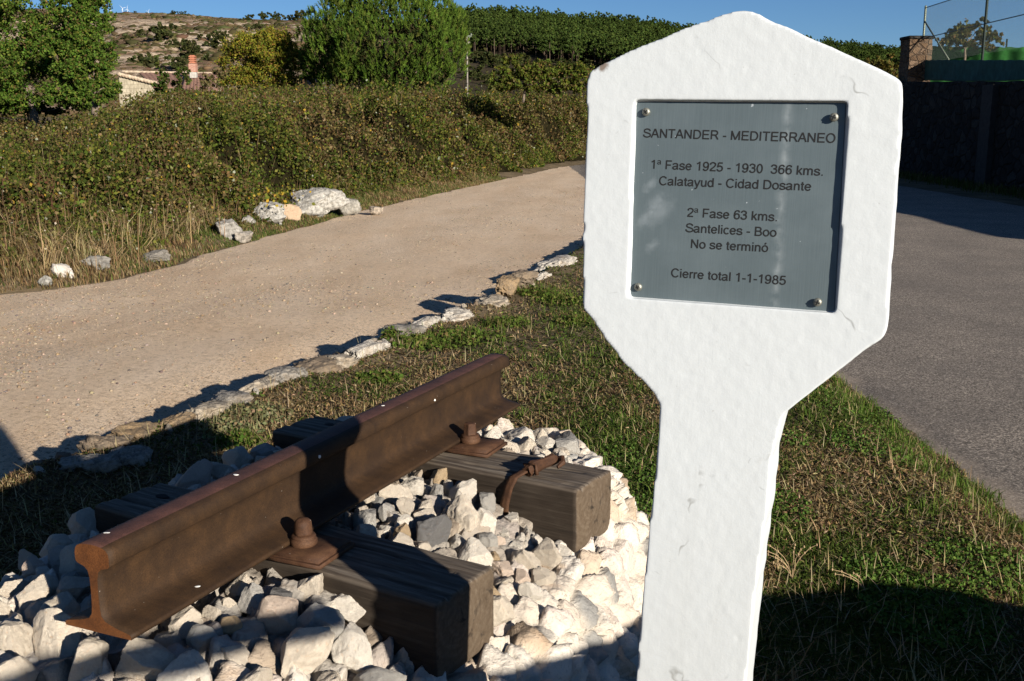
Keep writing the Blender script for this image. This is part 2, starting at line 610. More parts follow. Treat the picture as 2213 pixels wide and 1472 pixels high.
    # masonry
    def masonry(name, cols, scale, mort):
        m = NT(name)
        co = m.coords()
        vd = m.voro(m.mapping(co, (1, 1, 1.35)), scale, 'DISTANCE_TO_EDGE')
        vc = m.n('ShaderNodeSeparateColor')
        m.l(m.voro(m.mapping(co, (1, 1, 1.35)), scale, 'F1', 'Color'), vc.inputs[0])
        n2 = m.noise(co, scale * 5, 5, .7)
        c = m.ramp(vc.outputs[0], [(0.0, cols[0]), (0.5, cols[1]), (1.0, cols[2])])
        c = m.mix(m.ramp(n2, [(0.38, 0.6), (0.55, 0.0)]), c, tuple(x * 0.35 for x in cols[1]))
        c = m.mix(m.ramp(vd, [(0.03, 1.0), (0.07, 0.0)]), c, mort)
        b = m.bump(m.ramp(vd, [(0.0, 0.0), (0.12, 1.0)]), 0.9, 0.05)
        b = m.bump(n2, 0.6, 0.03, b)
        m.bsdf(c, 0.92, 0, b, 0.1)
        return m.m
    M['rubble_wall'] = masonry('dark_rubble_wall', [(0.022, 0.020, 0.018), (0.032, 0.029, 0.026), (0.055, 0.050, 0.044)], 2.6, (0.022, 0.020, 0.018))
    M['pillar'] = masonry('sandstone_pillar', [(0.12, 0.075, 0.045), (0.17, 0.11, 0.066), (0.22, 0.15, 0.10)], 4.6, (0.14, 0.10, 0.07))
    M['pole'] = mat_simple('pole_concrete', (0.27, 0.24, 0.20), 0.9, 0, 8, 0.2, 0.3, 0.01)
    M['dark_concrete'] = mat_simple('near_black_concrete', (0.035, 0.032, 0.03), 0.9, 0, 8, 0.3, 0.3, 0.01)  # one even near-black tone, for the strip on the court wall
    M['concrete'] = mat_simple('grey_concrete', (0.42, 0.39, 0.34), 0.9, 0, 8, 0.2, 0.3, 0.01)
    # block wall with courses (object space metres)
    m = NT('concrete_block_wall')
    co = m.coords()
    br = m.n('ShaderNodeTexBrick')
    br.offset = 0.5
    br.inputs['Scale'].default_value = 1.0
    br.inputs['Brick Width'].default_value = 0.42
    br.inputs['Row Height'].default_value = 0.22
    br.inputs['Mortar Size'].default_value = 0.012
    br.inputs['Color1'].default_value = (0.50, 0.43, 0.31, 1)
    br.inputs['Color2'].default_value = (0.42, 0.36, 0.26, 1)
    br.inputs['Mortar'].default_value = (0.26, 0.22, 0.16, 1)
    m.l(m.mapping(co, (1, 1, 1), (R(90), 0, 0)), br.inputs['Vector'])
    st = m.noise(m.mapping(co, (9, 9, 2.4)), 1.0, 5, .7)
    c = m.mix(m.ramp(st, [(0.42, 0.6), (0.58, 0.0)]), br.outputs['Color'], (0.20, 0.165, 0.11))
    m.bsdf(c, 0.92, 0, m.bump(st, 0.4, 0.02), 0.1)
    M['block'] = m.m
    m = NT('clay_brick')
    co = m.coords()
    br = m.n('ShaderNodeTexBrick')
    br.inputs['Scale'].default_value = 1.0
    br.inputs['Brick Width'].default_value = 0.24
    br.inputs['Row Height'].default_value = 0.07
    br.inputs['Mortar Size'].default_value = 0.012
    br.inputs['Color1'].default_value = (0.42, 0.16, 0.09, 1)
    br.inputs['Color2'].default_value = (0.34, 0.12, 0.07, 1)
    br.inputs['Mortar'].default_value = (0.42, 0.34, 0.28, 1)
    m.l(m.mapping(co, (1, 1, 1), (R(90), 0, 0)), br.inputs['Vector'])
    m.bsdf(br.outputs['Color'], 0.9)
    M['brick'] = m.m
    M['terracotta'] = mat_simple('terracotta', (0.40, 0.15, 0.085), 0.85, 0, 12, 0.25)
    M['roof'] = mat_simple('clay_roof_tile', (0.245, 0.135, 0.095), 0.9, 0, 6, 0.35, 0.4, 0.02)
    M['roof_edge'] = mat_simple('old_tile_edge', (0.44, 0.34, 0.24), 0.9, 0, 6, 0.4, 0.4, 0.02)
    M['dark_metal'] = mat_simple('dark_green_post', (0.016, 0.026, 0.020), 0.6, 0.2)
    M['grey_metal'] = mat_simple('galvanised_post', (0.17, 0.19, 0.14), 0.5, 0.4)
    M['wire'] = mat_simple('galvanised_wire', (0.14, 0.17, 0.15), 0.5, 0.5)
    M['screen_dark'] = mat_simple('dark_green_windscreen', (0.03, 0.085, 0.07), 0.9, 0, 5, 0.3)
    M['screen_green'] = mat_simple('green_windscreen', (0.028, 0.135, 0.026), 0.9, 0, 9, 0.25)
    M['bark'] = mat_simple('bark', (0.17, 0.13, 0.095), 0.95, 0, 14, 0.4, 0.8, 0.03)
    M['pine_bark'] = mat_simple('pine_bark', (0.11, 0.078, 0.055), 0.95, 0, 14, 0.4, 0.8, 0.03)
    M['twig'] = mat_simple('dry_twig', (0.34, 0.24, 0.13), 0.95, 0, 30, 0.3)
    M['white_metal'] = mat_simple('white_turbine', (0.75, 0.76, 0.78), 0.5, 0, 1, 0.02)
    M['wood_post'] = mat_simple('grey_post_wood', (0.26, 0.21, 0.16), 0.9, 0, 20, 0.3)
    return M


M = make_materials()

# ------------------------------------------------------------------ layout numbers
ZR = -1.6
KS = 1.28                                      # layout scale of the surroundings
ZP = -1.40                                     # grass plot
#                                   # road level below the camera
RA = 0.414                                     # rail azimuth
RD = np.array([math.sin(RA), math.cos(RA), 0.0])
RL = np.array([RD[1], -RD[0], 0.0])            # to the right of the rail
RP = np.array([-0.626, 1.488, -0.755])         # near end of the rail foot
RLEN = 1.463
ZSL = -0.771                                   # sleeper tops

KERB = 1.217 * np.array([(-2.25, 1.5), (-2.0, 2.4), (-1.72, 3.15), (-1.51, 3.56), (-1.27, 4.03), (-1.01, 4.87), (-.62, 5.89), (-.05, 7.1), (.28, 8.5), (.75, 10.5), (1.4, 13.5), (1.62, 15.0)])
LEFT = np.array([onz(x, y, ZR)[:2] for x, y in [(0, 640), (100, 632), (240, 610), (380, 575), (430, 553), (520, 530), (640, 497), (760, 462), (900, 430), (1060, 395), (1210, 362)]])
LEFT = np.vstack([[(-7.2, 1.3), (-6.0, 5.8)], LEFT, [(4.2, 45.0), (9.5, 56.0), (16, 80)]])
XA = 2.01                                      # left edge of the asphalt


def kerb_x(y):
    return np.interp(y, KERB[:, 1], KERB[:, 0])


def left_x(y):
    return np.interp(y, LEFT[:, 1], LEFT[:, 0])


def alat(x, y):
    dx, dy = np.asarray(x) - RP[0], np.asarray(y) - RP[1]
    return dx * RD[0] + dy * RD[1], dx * RL[0] + dy * RL[1]


MC_A, MC_LA, MC_LL = 0.70, 1.04, 0.655          # mound centre along the rail, half length, half width


def mound_r(x, y):
    a, l = alat(x, y)
    return (np.abs((a - MC_A) / MC_LA) ** 2.6 + np.abs(l / MC_LL) ** 2.6) ** (1 / 2.6)


def thicket_h(d, y):
    """height of the bramble canopy over the road, d metres left of the road edge"""
    d, y = d / KS, y / KS
    g = smooth(0.1, 1.9, d) * (0.56 + 0.062 * (np.clip(y, 6, 36) - 8)) + 0.045 * np.clip(d, 0, 9)
    return g * KS


def road_dip(x, y):
    """the track falls away towards the near left"""
    return -.20 * smooth(6.2, 3.6, y) * smooth(-.4, -2.0, x - kerb_x(y) + .2) - .13 * smooth(-1.5, -.15, x - kerb_x(y)) * smooth(.6, .2, x - kerb_x(y)) * smooth(11, 7, y)


def gz(x, y):
    x = np.asarray(x, float)
    y = np.asarray(y, float)
    P = xyz(x * 0.9, y * 0.9, 0)
    n = fbm(P.reshape(-1, 3), 3, 5).reshape(x.shape)
    nf = fbm((P * 6).reshape(-1, 3), 3, 9).reshape(x.shape)
    k = x - kerb_x(y)
    inside = smooth(-0.02, 0.03, k) * smooth(0.0, 0.45, XA - x + 0.10) * (1 - smooth(15.0, 18.0, y))
    mr = mound_r(x, y)
    zp = ZP + .03 * smooth(.50, .12, k) * (1 + .5 * nf) + 0.10 * (1 - smooth(0.95, 1.7, mr)) + 0.02 * n + 0.012 * nf
    zp = zp - 0.09 * smooth(1.3, 0.0, XA - x) - .07 * smooth(.3, .9, x) * smooth(4.5, 2.6, y)
    z = ZR + 0.02 * n * smooth(0, 1, np.abs(x)) + road_dip(x, y)
    z = z + (zp - z) * inside
    d = (left_x(y) - x) * 0.97
    bank = smooth(0.0, 0.5, d) * 0.10 + thicket_h(d, y) * smooth(0.4, 2.5, d) * 0.36 * (1 - .55 * smooth(-.30, -.44, x / np.maximum(y, .1)))
    far = smooth(44, 64, y)
    z = z + np.where(d > 0, bank * (1 - far * 0.3), 0) + np.where(d > 0, 0.05 * n, 0)
    z = z + smooth(58, 150, np.hypot(x, y)) * 2.0
    return z


# ------------------------------------------------------------------ ground sheet
def ground():
    th = np.concatenate([np.linspace(-180, -34, 50)[:-1], np.linspace(-34, 34, 470), np.linspace(34, 180, 50)[1:]])
    r = np.concatenate([np.geomspace(0.3, 1.6, 16)[:-1], np.geomspace(1.6, 18, 320)[:-1], np.geomspace(18, 120, 100)[:-1], np.geomspace(120, 3500, 20)])
    TH, RR = np.meshgrid(R(1) * th, r, indexing='ij')
    X, Y = np.sin(TH) * RR, np.cos(TH) * RR
    Z = gz(X, Y)
    V = np.stack([X, Y, Z], -1).reshape(-1, 3)
    F = grid_faces(len(th), len(r))[:, ::-1]
    o = link('ground', mesh_np('ground', V, F, M['earth'], smoothf=True))
    tag(o, kind='structure')


def strip(name, ys, xl, xr, n, mat, lift, jag, seed):
    ys = np.asarray(ys)
    jl = jag * fbm(xyz(ys * 2.2, 3.3, seed), 4, seed)
    jr = jag * fbm(xyz(ys * 2.2, 7.7, seed), 4, seed + 3)
    t = np.linspace(0, 1, n)
    X = (xl(ys) + jl)[:, None] * (1 - t) + (xr(ys) + jr)[:, None] * t
    Y = np.repeat(ys[:, None], n, 1)
    # follows the same relief as the ground below it
    P = xyz(X * 0.9, Y * 0.9, 0).reshape(-1, 3)
    nn = fbm(P, 3, 5).reshape(X.shape)
    Z = ZR + 0.02 * nn * smooth(0, 1, np.abs(X)) + lift + road_dip(X, Y)
    tr = np.minimum(t, 1 - t)[None, :] * (X[:, -1:] - X[:, :1])
    Z = Z - (lift + 0.01) * (1 - smooth(0.0, 0.05, tr))
    tw = np.clip(np.exp(-((t - .30) / .085) ** 2) + np.exp(-((t - .66) / .10) ** 2), 0, 1)[None, :] * (1 + .6 * fbm(xyz(X * 1.5, Y * .5), 3, 17) if False else 1)
    tw = np.clip(tw + .45 * fbm(xyz(X * 1.6, Y * .45).reshape(-1, 3), 4, 17).reshape(X.shape), 0, 1)
    C = np.repeat(tw.reshape(-1, 1), 3, 1)
    o = link(name, mesh_np(name, np.stack([X, Y, Z], -1).reshape(-1, 3), grid_faces(len(ys), n)[:, ::-1], mat, C, smoothf=True))
    return tag(o, kind='structure')


def dirt_z(X, Y):
    """two shallow wheel tracks"""
    return 0 * X


ground()
strip('dirt_road', np.concatenate([np.geomspace(1.5, 20, 300)[:-1], np.linspace(20, 52, 90)]), lambda y: left_x(y) - 0.05, lambda y: np.where(y < 15.5, kerb_x(y) + 0.02, np.maximum(1.75 + 0.05 * (y - 15.5), left_x(y) + 2.0)), 90, M['dirt'], 0.010, 0.16, 3)
strip('asphalt_road', np.concatenate([np.linspace(-12, 1, 30)[:-1], np.geomspace(1, 14, 260)[:-1], np.linspace(14, 60, 80)]), lambda y: XA + 0 * y, lambda y: 9.7 + 0.015 * y, 60, M['asphalt'], 0.014, 0.10, 11)

# ------------------------------------------------------------------ leaves and blades
RNG = np.random.default_rng(7)


def unit(v):
    return v / np.maximum(np.linalg.norm(v, axis=-1, keepdims=True), 1e-9)


def leaf_cards(C, size, cols, rng, up=0.3, aspect=0.55, normal=None, nbias=0.0):
    """rhombic leaves at C"""
    n = len(C)
    d = rng.normal(size=(n, 3))
    if normal is not None:
        nn = unit(rng.normal(size=(n, 3)) + normal * nbias)
    else:
        nn = unit(rng.normal(size=(n, 3)) + np.array([0, 0, up]))
    u = unit(np.cross(nn, d))
    v = np.cross(nn, u)
    s = np.broadcast_to(np.asarray(size, float).reshape(-1, 1), (n, 1)) * rng.uniform(0.7, 1.3, (n, 1))
    a = C - u * s * 0.5
    b = C + v * s * aspect * 0.5 + nn * s * 0.10
    c = C + u * s * 0.5
    e = C - v * s * aspect * 0.5 + nn * s * 0.10
    V = np.stack([a, b, c, e], 1).reshape(-1, 3)
    F = np.arange(4 * n).reshape(-1, 4)
    return V, F, np.repeat(cols, 4, 0)


def blades(B, length, width, cols, rng, lean=0.5, tipcol=None, curve=0.35, mean_dir=None):
    """grass blades rooted at B: a bent quad and a tip"""
    n = len(B)
    ang = rng.uniform(0, 2 * math.pi, n)
    side = np.stack([np.cos(ang), np.sin(ang), np.zeros(n)], 1)
    ld = np.stack([-np.sin(ang), np.cos(ang), np.zeros(n)], 1) * np.abs(rng.normal(0, lean, (n, 1)))
    if mean_dir is not None:
        ld = ld + np.asarray(mean_dir)
    L = np.broadcast_to(np.asarray(length, float).reshape(-1, 1), (n, 1)) * rng.uniform(0.55, 1.35, (n, 1))
    W = np.broadcast_to(np.asarray(width, float).reshape(-1, 1), (n, 1)) * rng.uniform(0.7, 1.3, (n, 1)) * 0.5
    up = unit(ld + np.array([0, 0, 1.0]))
    up2 = unit(ld * (1 + 3 * curve) + np.array([0, 0, 1.0 - curve]))
    m = B + up * L * 0.55
    t = m + up2 * L * 0.5
    V = np.stack([B - side * W, B + side * W, m + side * W * 0.75, m - side * W * 0.75, t], 1).reshape(-1, 3)
    i = np.arange(n)[:, None] * 5
    F4 = i + np.array([0, 1, 2, 3])
    F3 = i + np.array([3, 2, 4])
    c5 = np.repeat(cols[:, None, :], 5, 1)
    if tipcol is not None:
        c5[:, 4] = tipcol
    return V, [F4, F3], c5.reshape(-1, 3)


def palette(rng, n, cols, wts, jitter=0.18):
    cols = np.array(cols, float)
    wts = np.array(wts, float)
    i = rng.choice(len(cols), n, p=wts / wts.sum())
    return cols[i] * rng.uniform(1 - jitter, 1 + jitter, (n, 1)) * rng.uniform(1 - jitter * .5, 1 + jitter * .5, (n, 3))


def join_parts(parts):
    Vs, F4, F3, Cs, off = [], [], [], [], 0
    for V, F, C in parts:
        for f in (F if isinstance(F, list) else [F]):
            if len(f):
                (F4 if f.shape[1] == 4 else F3).append(f + off)
        Vs.append(V)
        Cs.append(C)
        off += len(V)
    out = []
    if F4:
        out.append(np.concatenate(F4))
    if F3:
        out.append(np.concatenate(F3))
    return np.concatenate(Vs), out, np.concatenate(Cs)


def stuff(name, parts, mat, label, cat):
    V, F, C = join_parts(parts)
    o = link(name, mesh_np(name, V, F, mat, C))
    return tag(o, label, cat, kind='stuff')


# ------------------------------------------------------------------ rocks
def ico(sub):
    bm = bmesh.new()
    bmesh.ops.create_icosphere(bm, subdivisions=sub, radius=1.0)
    V = np.array([v.co[:] for v in bm.verts])
    F = np.array([[v.index for v in f.verts] for f in bm.faces])
    bm.free()
    return V, F


ICO = {k: ico(k) for k in (1, 2, 3, 4, 5)}


def rock_v(sub, seed, cuts=9, rough=0.06, freq=2.2, dmin=0.45, dmax=0.85):
    rng = np.random.default_rng(seed)
    V, F = ICO[sub]
    V = V.copy()
    for _ in range(cuts):
        n = unit(rng.normal(size=3))
        d = rng.uniform(dmin, dmax)
        h = V @ n - d
        V = V - np.where(h > 0, h, 0)[:, None] * n * 0.97
    nrm = unit(V)
    rid = 1 - np.abs(fbm(V * freq * .6 + seed * 1.7, 3, seed + 7)) * 2.2
    V = V + nrm * (rough * fbm(V * freq + seed, 5, seed, .6) - rough * .5 * np.clip(rid, 0, 1) ** 4)[:, None]
    V = V - (V.max(0) + V.min(0)) / 2
    V = V / (V.max(0) - V.min(0)).max() * 2
    return V, F


ROCKS = []
for i in range(16):
    V_, F_ = rock_v(5, 100 + i, cuts=int(12 + i % 6), rough=0.075, freq=3.6, dmin=0.48, dmax=0.84)
    ROCKS.append(mesh_np('ballast_rock', V_ * 0.5, F_, M['stone'], smoothf=True))

# ------------------------------------------------------------------ a plain sans-serif stroke alphabet for the plaque


def _arc(cx_, cy_, rx, ry, a0, a1, n=22):
    t = np.radians(np.linspace(a0, a1, n))
    return np.stack([cx_ + rx * np.cos(t), cy_ + ry * np.sin(t)], 1)


def _cr(*p, n=7):
    p = np.array(p, float)
    q = np.vstack([2 * p[0] - p[1], p, 2 * p[-1] - p[-2]])
    out = []
    for i in range(1, len(q) - 2):
        for t in np.linspace(0, 1, n, endpoint=False):
            a, b, c, d = q[i - 1], q[i], q[i + 1], q[i + 2]
            out.append(0.5 * (2 * b + (c - a) * t + (2 * a - 5 * b + 4 * c - d) * t * t + (3 * b - a - 3 * c + d) * t ** 3))
    out.append(p[-1])
    return np.array(out)


def _ln(*p):
    return np.array(p, float)


def _six():
    return _cr((.475, .55), (.42, .65), (.29, .68), (.15, .60), (.09, .38), (.10, .18), (.18, .07), (.29, .035), (.42, .09), (.47, .23), (.42, .38), (.29, .435), (.16, .38), (.10, .26))


GLYPH = {
    'I': (.278, [_ln((.139, 0), (.139, .716))]),
    'T': (.611, [_ln((.305, 0), (.305, .716)), _ln((.02, .674), (.59, .674))]),
    'E': (.667, [_ln((.123, 0), (.123, .716)), _ln((.08, .674), (.61, .674)), _ln((.08, .37), (.575, .37)), _ln((.08, .042), (.625, .042))]),
    'F': (.611, [_ln((.128, 0), (.128, .716)), _ln((.085, .674), (.565, .674)), _ln((.085, .345), (.50, .345))]),
    'N': (.722, [_ln((.12, 0), (.12, .716)), _ln((.60, 0), (.60, .716)), _ln((.12, .70), (.60, .016))]),
    'M': (.833, [_ln((.118, 0), (.118, .716)), _ln((.715, 0), (.715, .716)), _ln((.118, .70), (.4165, .03)), _ln((.4165, .03), (.715, .70))]),
    'A': (.667, [_ln((.04, 0), (.325, .716)), _ln((.342, .716), (.627, 0)), _ln((.155, .257), (.51, .257))]),
    'D': (.722, [_ln((.123, 0), (.123, .716)), np.vstack([[(.08, .674)], _arc(.35, .358, .285, .316, 90, -90), [(.08, .042)]])]),
    'O': (.778, [_arc(.389, .358, .30, .33, 0, 360, 40)]),
    'C': (.722, [_arc(.385, .358, .295, .33, 36, 322, 34)]),
    'S': (.667, [_cr((.575, .51), (.53, .62), (.33, .684), (.13, .61), (.13, .45), (.34, .375), (.57, .29), (.59, .12), (.34, .034), (.10, .11), (.055, .235))]),
    'R': (.722, [_ln((.127, 0), (.127, .716)), np.vstack([[(.08, .674)], _arc(.42, .51, .175, .164, 90, -90), [(.08, .346)]]), _ln((.38, .346), (.49, .27), (.66, 0))]),
    'B': (.667, [_ln((.12, 0), (.12, .716)), np.vstack([[(.08, .674)], _arc(.36, .525, .17, .149, 90, -90), [(.08, .376)]]), np.vstack([[(.34, .376)], _arc(.38, .209, .20, .167, 90, -90), [(.08, .042)]])]),
    '1': (.556, [_ln((.325, 0), (.325, .716)), _cr((.325, .69), (.24, .60), (.11, .535))]),
    '2': (.556, [_cr((.075, .50), (.11, .62), (.28, .678), (.455, .60), (.455, .46), (.33, .31), (.15, .16), (.075, .042)), _ln((.04, .042), (.51, .042))]),
    '3': (.556, [_cr((.075, .53), (.13, .64), (.27, .678), (.43, .60), (.42, .45), (.23, .385)), _cr((.23, .385), (.42, .34), (.47, .2), (.40, .075), (.27, .035), (.12, .08), (.065, .19))]),
    '5': (.556, [_ln((.48, .674), (.165, .674)), _ln((.165, .69), (.10, .32)), _cr((.10, .345), (.25, .43), (.42, .37), (.47, .23), (.41, .09), (.26, .035), (.12, .08), (.065, .18))]),
    '6': (.556, [_six()]),
    '9': (.556, [np.array([.556, .716]) - _six()]),
    '8': (.556, [_arc(.278, .528, .155, .15, 0, 360, 30), _arc(.278, .205, .195, .172, 0, 360, 30)]),
    '0': (.556, [_arc(.278, .358, .19, .325, 0, 360, 36)]),
    '-': (.333, [_ln((.035, .26), (.30, .26))]),
    '.': (.278, [_ln((.139, 0), (.139, .10))]),
    'a': (.556, [_cr((.07, .38), (.12, .455), (.27, .487), (.41, .44), (.43, .33), (.43, .12), (.475, 0)), _cr((.43, .29), (.24, .255), (.09, .20), (.085, .09), (.2, .032), (.34, .075), (.43, .18))]),
    's': (.500, [_cr((.43, .36), (.37, .455), (.24, .487), (.10, .43), (.10, .32), (.24, .268), (.40, .21), (.42, .09), (.25, .032), (.10, .07), (.05, .165))]),
    'e': (.556, [_ln((.085, .268), (.47, .268)), _arc(.28, .26, .20, .228, 3, 328, 30)]),
    'c': (.500, [_arc(.275, .26, .20, .228, 42, 318, 28)]),
    'k': (.500, [_ln((.11, 0), (.11, .716)), _ln((.12, .19), (.43, .519)), _ln((.21, .31), (.455, 0))]),
    'm': (.833, [_ln((.11, 0), (.11, .519)), np.vstack([_cr((.11, .32), (.16, .445), (.27, .485), (.385, .43), (.41, .32)), [(.41, 0)]]), np.vstack([_cr((.41, .32), (.46, .445), (.57, .485), (.69, .43), (.715, .32)), [(.715, 0)]])]),
    'n': (.556, [_ln((.11, 0), (.11, .519)), np.vstack([_cr((.11, .30), (.17, .44), (.29, .485), (.42, .43), (.445, .31)), [(.445, 0)]])]),
    'u': (.556, [_ln((.445, 0), (.445, .519)), np.vstack([[(.11, .519)], _cr((.11, .20), (.14, .085), (.26, .034), (.39, .09), (.445, .22))])]),
    'l': (.222, [_ln((.11, 0), (.11, .716))]),
    'i': (.222, [_ln((.11, 0), (.11, .519)), _ln((.11, .615), (.11, .716))]),
    't': (.278, [np.vstack([[(.135, .66)], _cr((.135, .14), (.16, .055), (.26, .042))]), _ln((.02, .48), (.26, .48))]),
    'd': (.556, [_ln((.45, 0), (.45, .716)), _arc(.262, .26, .19, .228, 0, 360, 32)]),
    'o': (.556, [_arc(.278, .26, .205, .228, 0, 360, 34)]),
    'ó': (.556, [_arc(.278, .26, .205, .228, 0, 360, 34), _ln((.25, .595), (.35, .73))]),
    'y': (.500, [_ln((.04, .519), (.255, .0)), _cr((.465, .519), (.255, .0), (.20, -.12), (.13, -.165), (.055, -.16))]),
    'r': (.333, [_ln((.11, 0), (.11, .519)), _cr((.11, .30), (.15, .42), (.23, .478), (.33, .46))]),
}
GLYPH['ª'] = (.370, [g * .64 + np.array([.01, .365]) for g in GLYPH['a'][1]])


def text_ribbons(text, sw=.114):
    """ribbon mesh for a line of text; x from 0 to the returned width, baseline at 0; third value lifts each stroke a hair"""
    x, Vs, Fs, off, k = 0.0, [], [], 0, 0
    for ch in text:
        if ch == ' ':
            x += .278
            continue
        adv, strokes = GLYPH[ch]
        for st in strokes:
            st = np.asarray(st, float)
            closed = np.allclose(st[0], st[-1])
            keep = np.concatenate([[True], np.linalg.norm(np.diff(st, axis=0), axis=1) > 1e-6])
            st = st[keep]
            tn = np.gradient(st, axis=0)
            if closed:
                tn[0] = tn[-1] = st[1] - st[-2]
            tn = unit(tn)
            nr_ = np.stack([-tn[:, 1], tn[:, 0]], 1)
            hw = (.048 if ch == '.' else (.033 if ch == 'ª' else sw / 2))
            a, b = st + nr_ * hw, st - nr_ * hw
            n = len(st)
            lift = (k % 4) * 0.00002
            V = np.stack([np.concatenate([a[:, 0], b[:, 0]]) + x, np.concatenate([a[:, 1], b[:, 1]]), np.full(2 * n, lift)], 1)
            i = np.arange(n - 1)
            Fs.append(np.stack([i, i + 1, i + 1 + n, i + n], 1) + off)
            Vs.append(V)
            off += 2 * n
            k += 1
        x += adv
    V = np.concatenate(Vs)
    V[:, 0] -= V[:, 0].min()
    return V, np.concatenate(Fs), V[:, 0].max()


# ------------------------------------------------------------------ white concrete marker with the plaque
SH = unit(np.array([.938, -.345, -.015]))
SV = np.array([.02, .06, .998])
SV = unit(SV - SH * (SV @ SH))
SF = np.cross(SH, SV)                          # towards the viewer's side
SO = ray(1520, 1000) * 1.2


def sign_px(px, py, off=0.0):
    """pixel -> (h, v) in the marker's front plane (moved back by off)"""
    r = ray(px, py)
    O = SO - SF * off
    p = r * ((O @ SF) / (r @ SF)) - SO
    return np.array([p @ SH, p @ SV])


SM = Matrix(((SH[0], -SF[0], SV[0], SO[0]), (SH[1], -SF[1], SV[1], SO[1]), (SH[2], -SF[2], SV[2], SO[2]), (0, 0, 0, 1)))


def evaluated(o):
    dg = bpy.context.evaluated_depsgraph_get()
    return bpy.data.meshes.new_from_object(o.evaluated_get(dg))


def build_marker():
    pts = [(1609, 20), (1624, 24), (1658, 40), (1704, 60), (1750, 80), (1796, 99), (1842, 120), (1884, 139), (1921, 157), (1940, 167), (1950, 178), (1952, 196),
           (1949, 250), (1945.6, 306), (1941, 380), (1936, 459), (1931.5, 520), (1927, 581), (1921, 673), (1919, 709), (1914, 723), (1904, 735), (1866, 762), (1822, 795), (1780, 827),
           (1738, 860), (1702, 889), (1690, 903), (1684, 925), (1668, 990), (1662, 1057), (1652, 1135), (1640, 1224), (1629, 1319), (1613, 1472), (1590, 1690), (1566, 1930), (1546, 2130),
           (1330, 2130), (1345, 1930), (1359, 1690), (1375, 1472), (1377.5, 1434), (1385, 1329), (1395, 1224), (1408, 1099), (1416, 1015), (1423, 920), (1423, 874), (1411, 851), (1383, 819),
           (1346, 783), (1309, 734), (1276, 686), (1262, 672), (1257.5, 655), (1259, 550), (1261, 459), (1264, 336), (1268, 245), (1267.5, 183), (1270, 162), (1278, 151), (1291, 143), (1322, 128), (1413, 89),
           (1505, 52), (1572, 28), (1594, 21)]
    P = [sign_px(*p) for p in pts]
    # resample with small chips along the arris
    rng = np.random.default_rng(4)
    Q = []
    for a, b in zip(P, P[1:] + P[:1]):
        n = max(1, int(np.linalg.norm(b - a) / 0.008))
        for k in range(n):
            Q.append(a + (b - a) * k / n)
    Q = np.array(Q)
    nq = fbm(xyz(Q[:, 0] * 70, Q[:, 1] * 70), 3, 31)
    nb = fbm(xyz(Q[:, 0] * 17, Q[:, 1] * 17), 2, 37)
    cen = np.array([Q[:, 0].mean(), 0])
    tan = unit(np.roll(Q, -1, 0) - np.roll(Q, 1, 0))
    nor = np.stack([tan[:, 1], -tan[:, 0]], 1)
    Q = Q + nor * (0.0016 * nq + 0.0006 * nb)[:, None]
    bm = bmesh.new()
    vf = [bm.verts.new((q[0], 0, q[1])) for q in Q]
    vb = [bm.verts.new((q[0], 0.085, q[1])) for q in Q]
    bm.faces.new(vf)
    bm.faces.new(vb[::-1])
    for i in range(len(Q)):
        j = (i + 1) % len(Q)
        bm.faces.new((vf[i], vb[i], vb[j], vf[j]))
    bmesh.ops.recalc_face_normals(bm, faces=bm.faces)
    body = bpy.data.objects.new('tmp_body', from_bm('tmp_body', bm))
    COL.objects.link(body)
    rec = [sign_px(*p) for p in ((1371, 216), (1832, 219), (1806, 677.5), (1358, 644))]
    bm = bmesh.new()
    top = [bm.verts.new((q[0], -0.05, q[1])) for q in rec]
    bot = [bm.verts.new((q[0], 0.0102, q[1])) for q in rec]
    bm.faces.new(top)
    bm.faces.new(bot[::-1])
    for i in range(4):
        j = (i + 1) % 4
        bm.faces.new((top[i], bot[i], bot[j], top[j]))
    bmesh.ops.recalc_face_normals(bm, faces=bm.faces)
    cut = bpy.data.objects.new('tmp_cut', from_bm('tmp_cut', bm))
    COL.objects.link(cut)
    md = body.modifiers.new('b', 'BOOLEAN')
    md.operation = 'DIFFERENCE'
    md.object = cut
    md.solver = 'EXACT'
    md = body.modifiers.new('r', 'REMESH')
    md.mode = 'VOXEL'
    md.voxel_size = 0.0026
    md.use_smooth_shade = True
    md = body.modifiers.new('s', 'SMOOTH')
    md.factor = 0.5
    md.iterations = 3
    me = evaluated(body)
    for t in (body, cut):
        bpy.data.objects.remove(t)
    n = len(me.vertices)
    co = np.empty(n * 3, np.float32)
    me.vertices.foreach_get('co', co)
    co = co.reshape(-1, 3)
    nv = np.empty(n * 3, np.float32)
    me.vertices.foreach_get('normal', nv)
    nv = nv.reshape(-1, 3)
    lump = fbm(co * 22, 3, 2) * 0.0002 + fbm(co * 130, 3, 8) * 0.00025 - 0.0003 * smooth(.72, .84, vnoise(co * np.array([95, 95, 60]), 12)) * smooth(.25, .55, vnoise(co * 11, 19))
    nearrim = np.zeros(n)
    co = co + nv * (lump[:, None])
    me.vertices.foreach_set('co', co.ravel())
    me.polygons.foreach_set('use_smooth', np.ones(len(me.polygons), bool))
    me.update()
    me.materials.clear()
    me.materials.append(M['paint'])
    me.name = 'concrete_slab'
    base = onz(1460, 1800, -1.25) * 0 + SO + SV * (-0.86)
    root = empty('marker_post', base, 'white painted concrete marker post with pointed head and dark metal text plaque', 'marker post')
    inv = Matrix.Translation(Vector(base)).inverted()
    slab = link('concrete_slab', me, root)
    slab.matrix_parent_inverse = Matrix.Identity(4)
    slab.matrix_local = inv @ SM

    # plaque plate, its centre is its origin
    pc = np.mean(rec, 0)
    PD = 0.0076
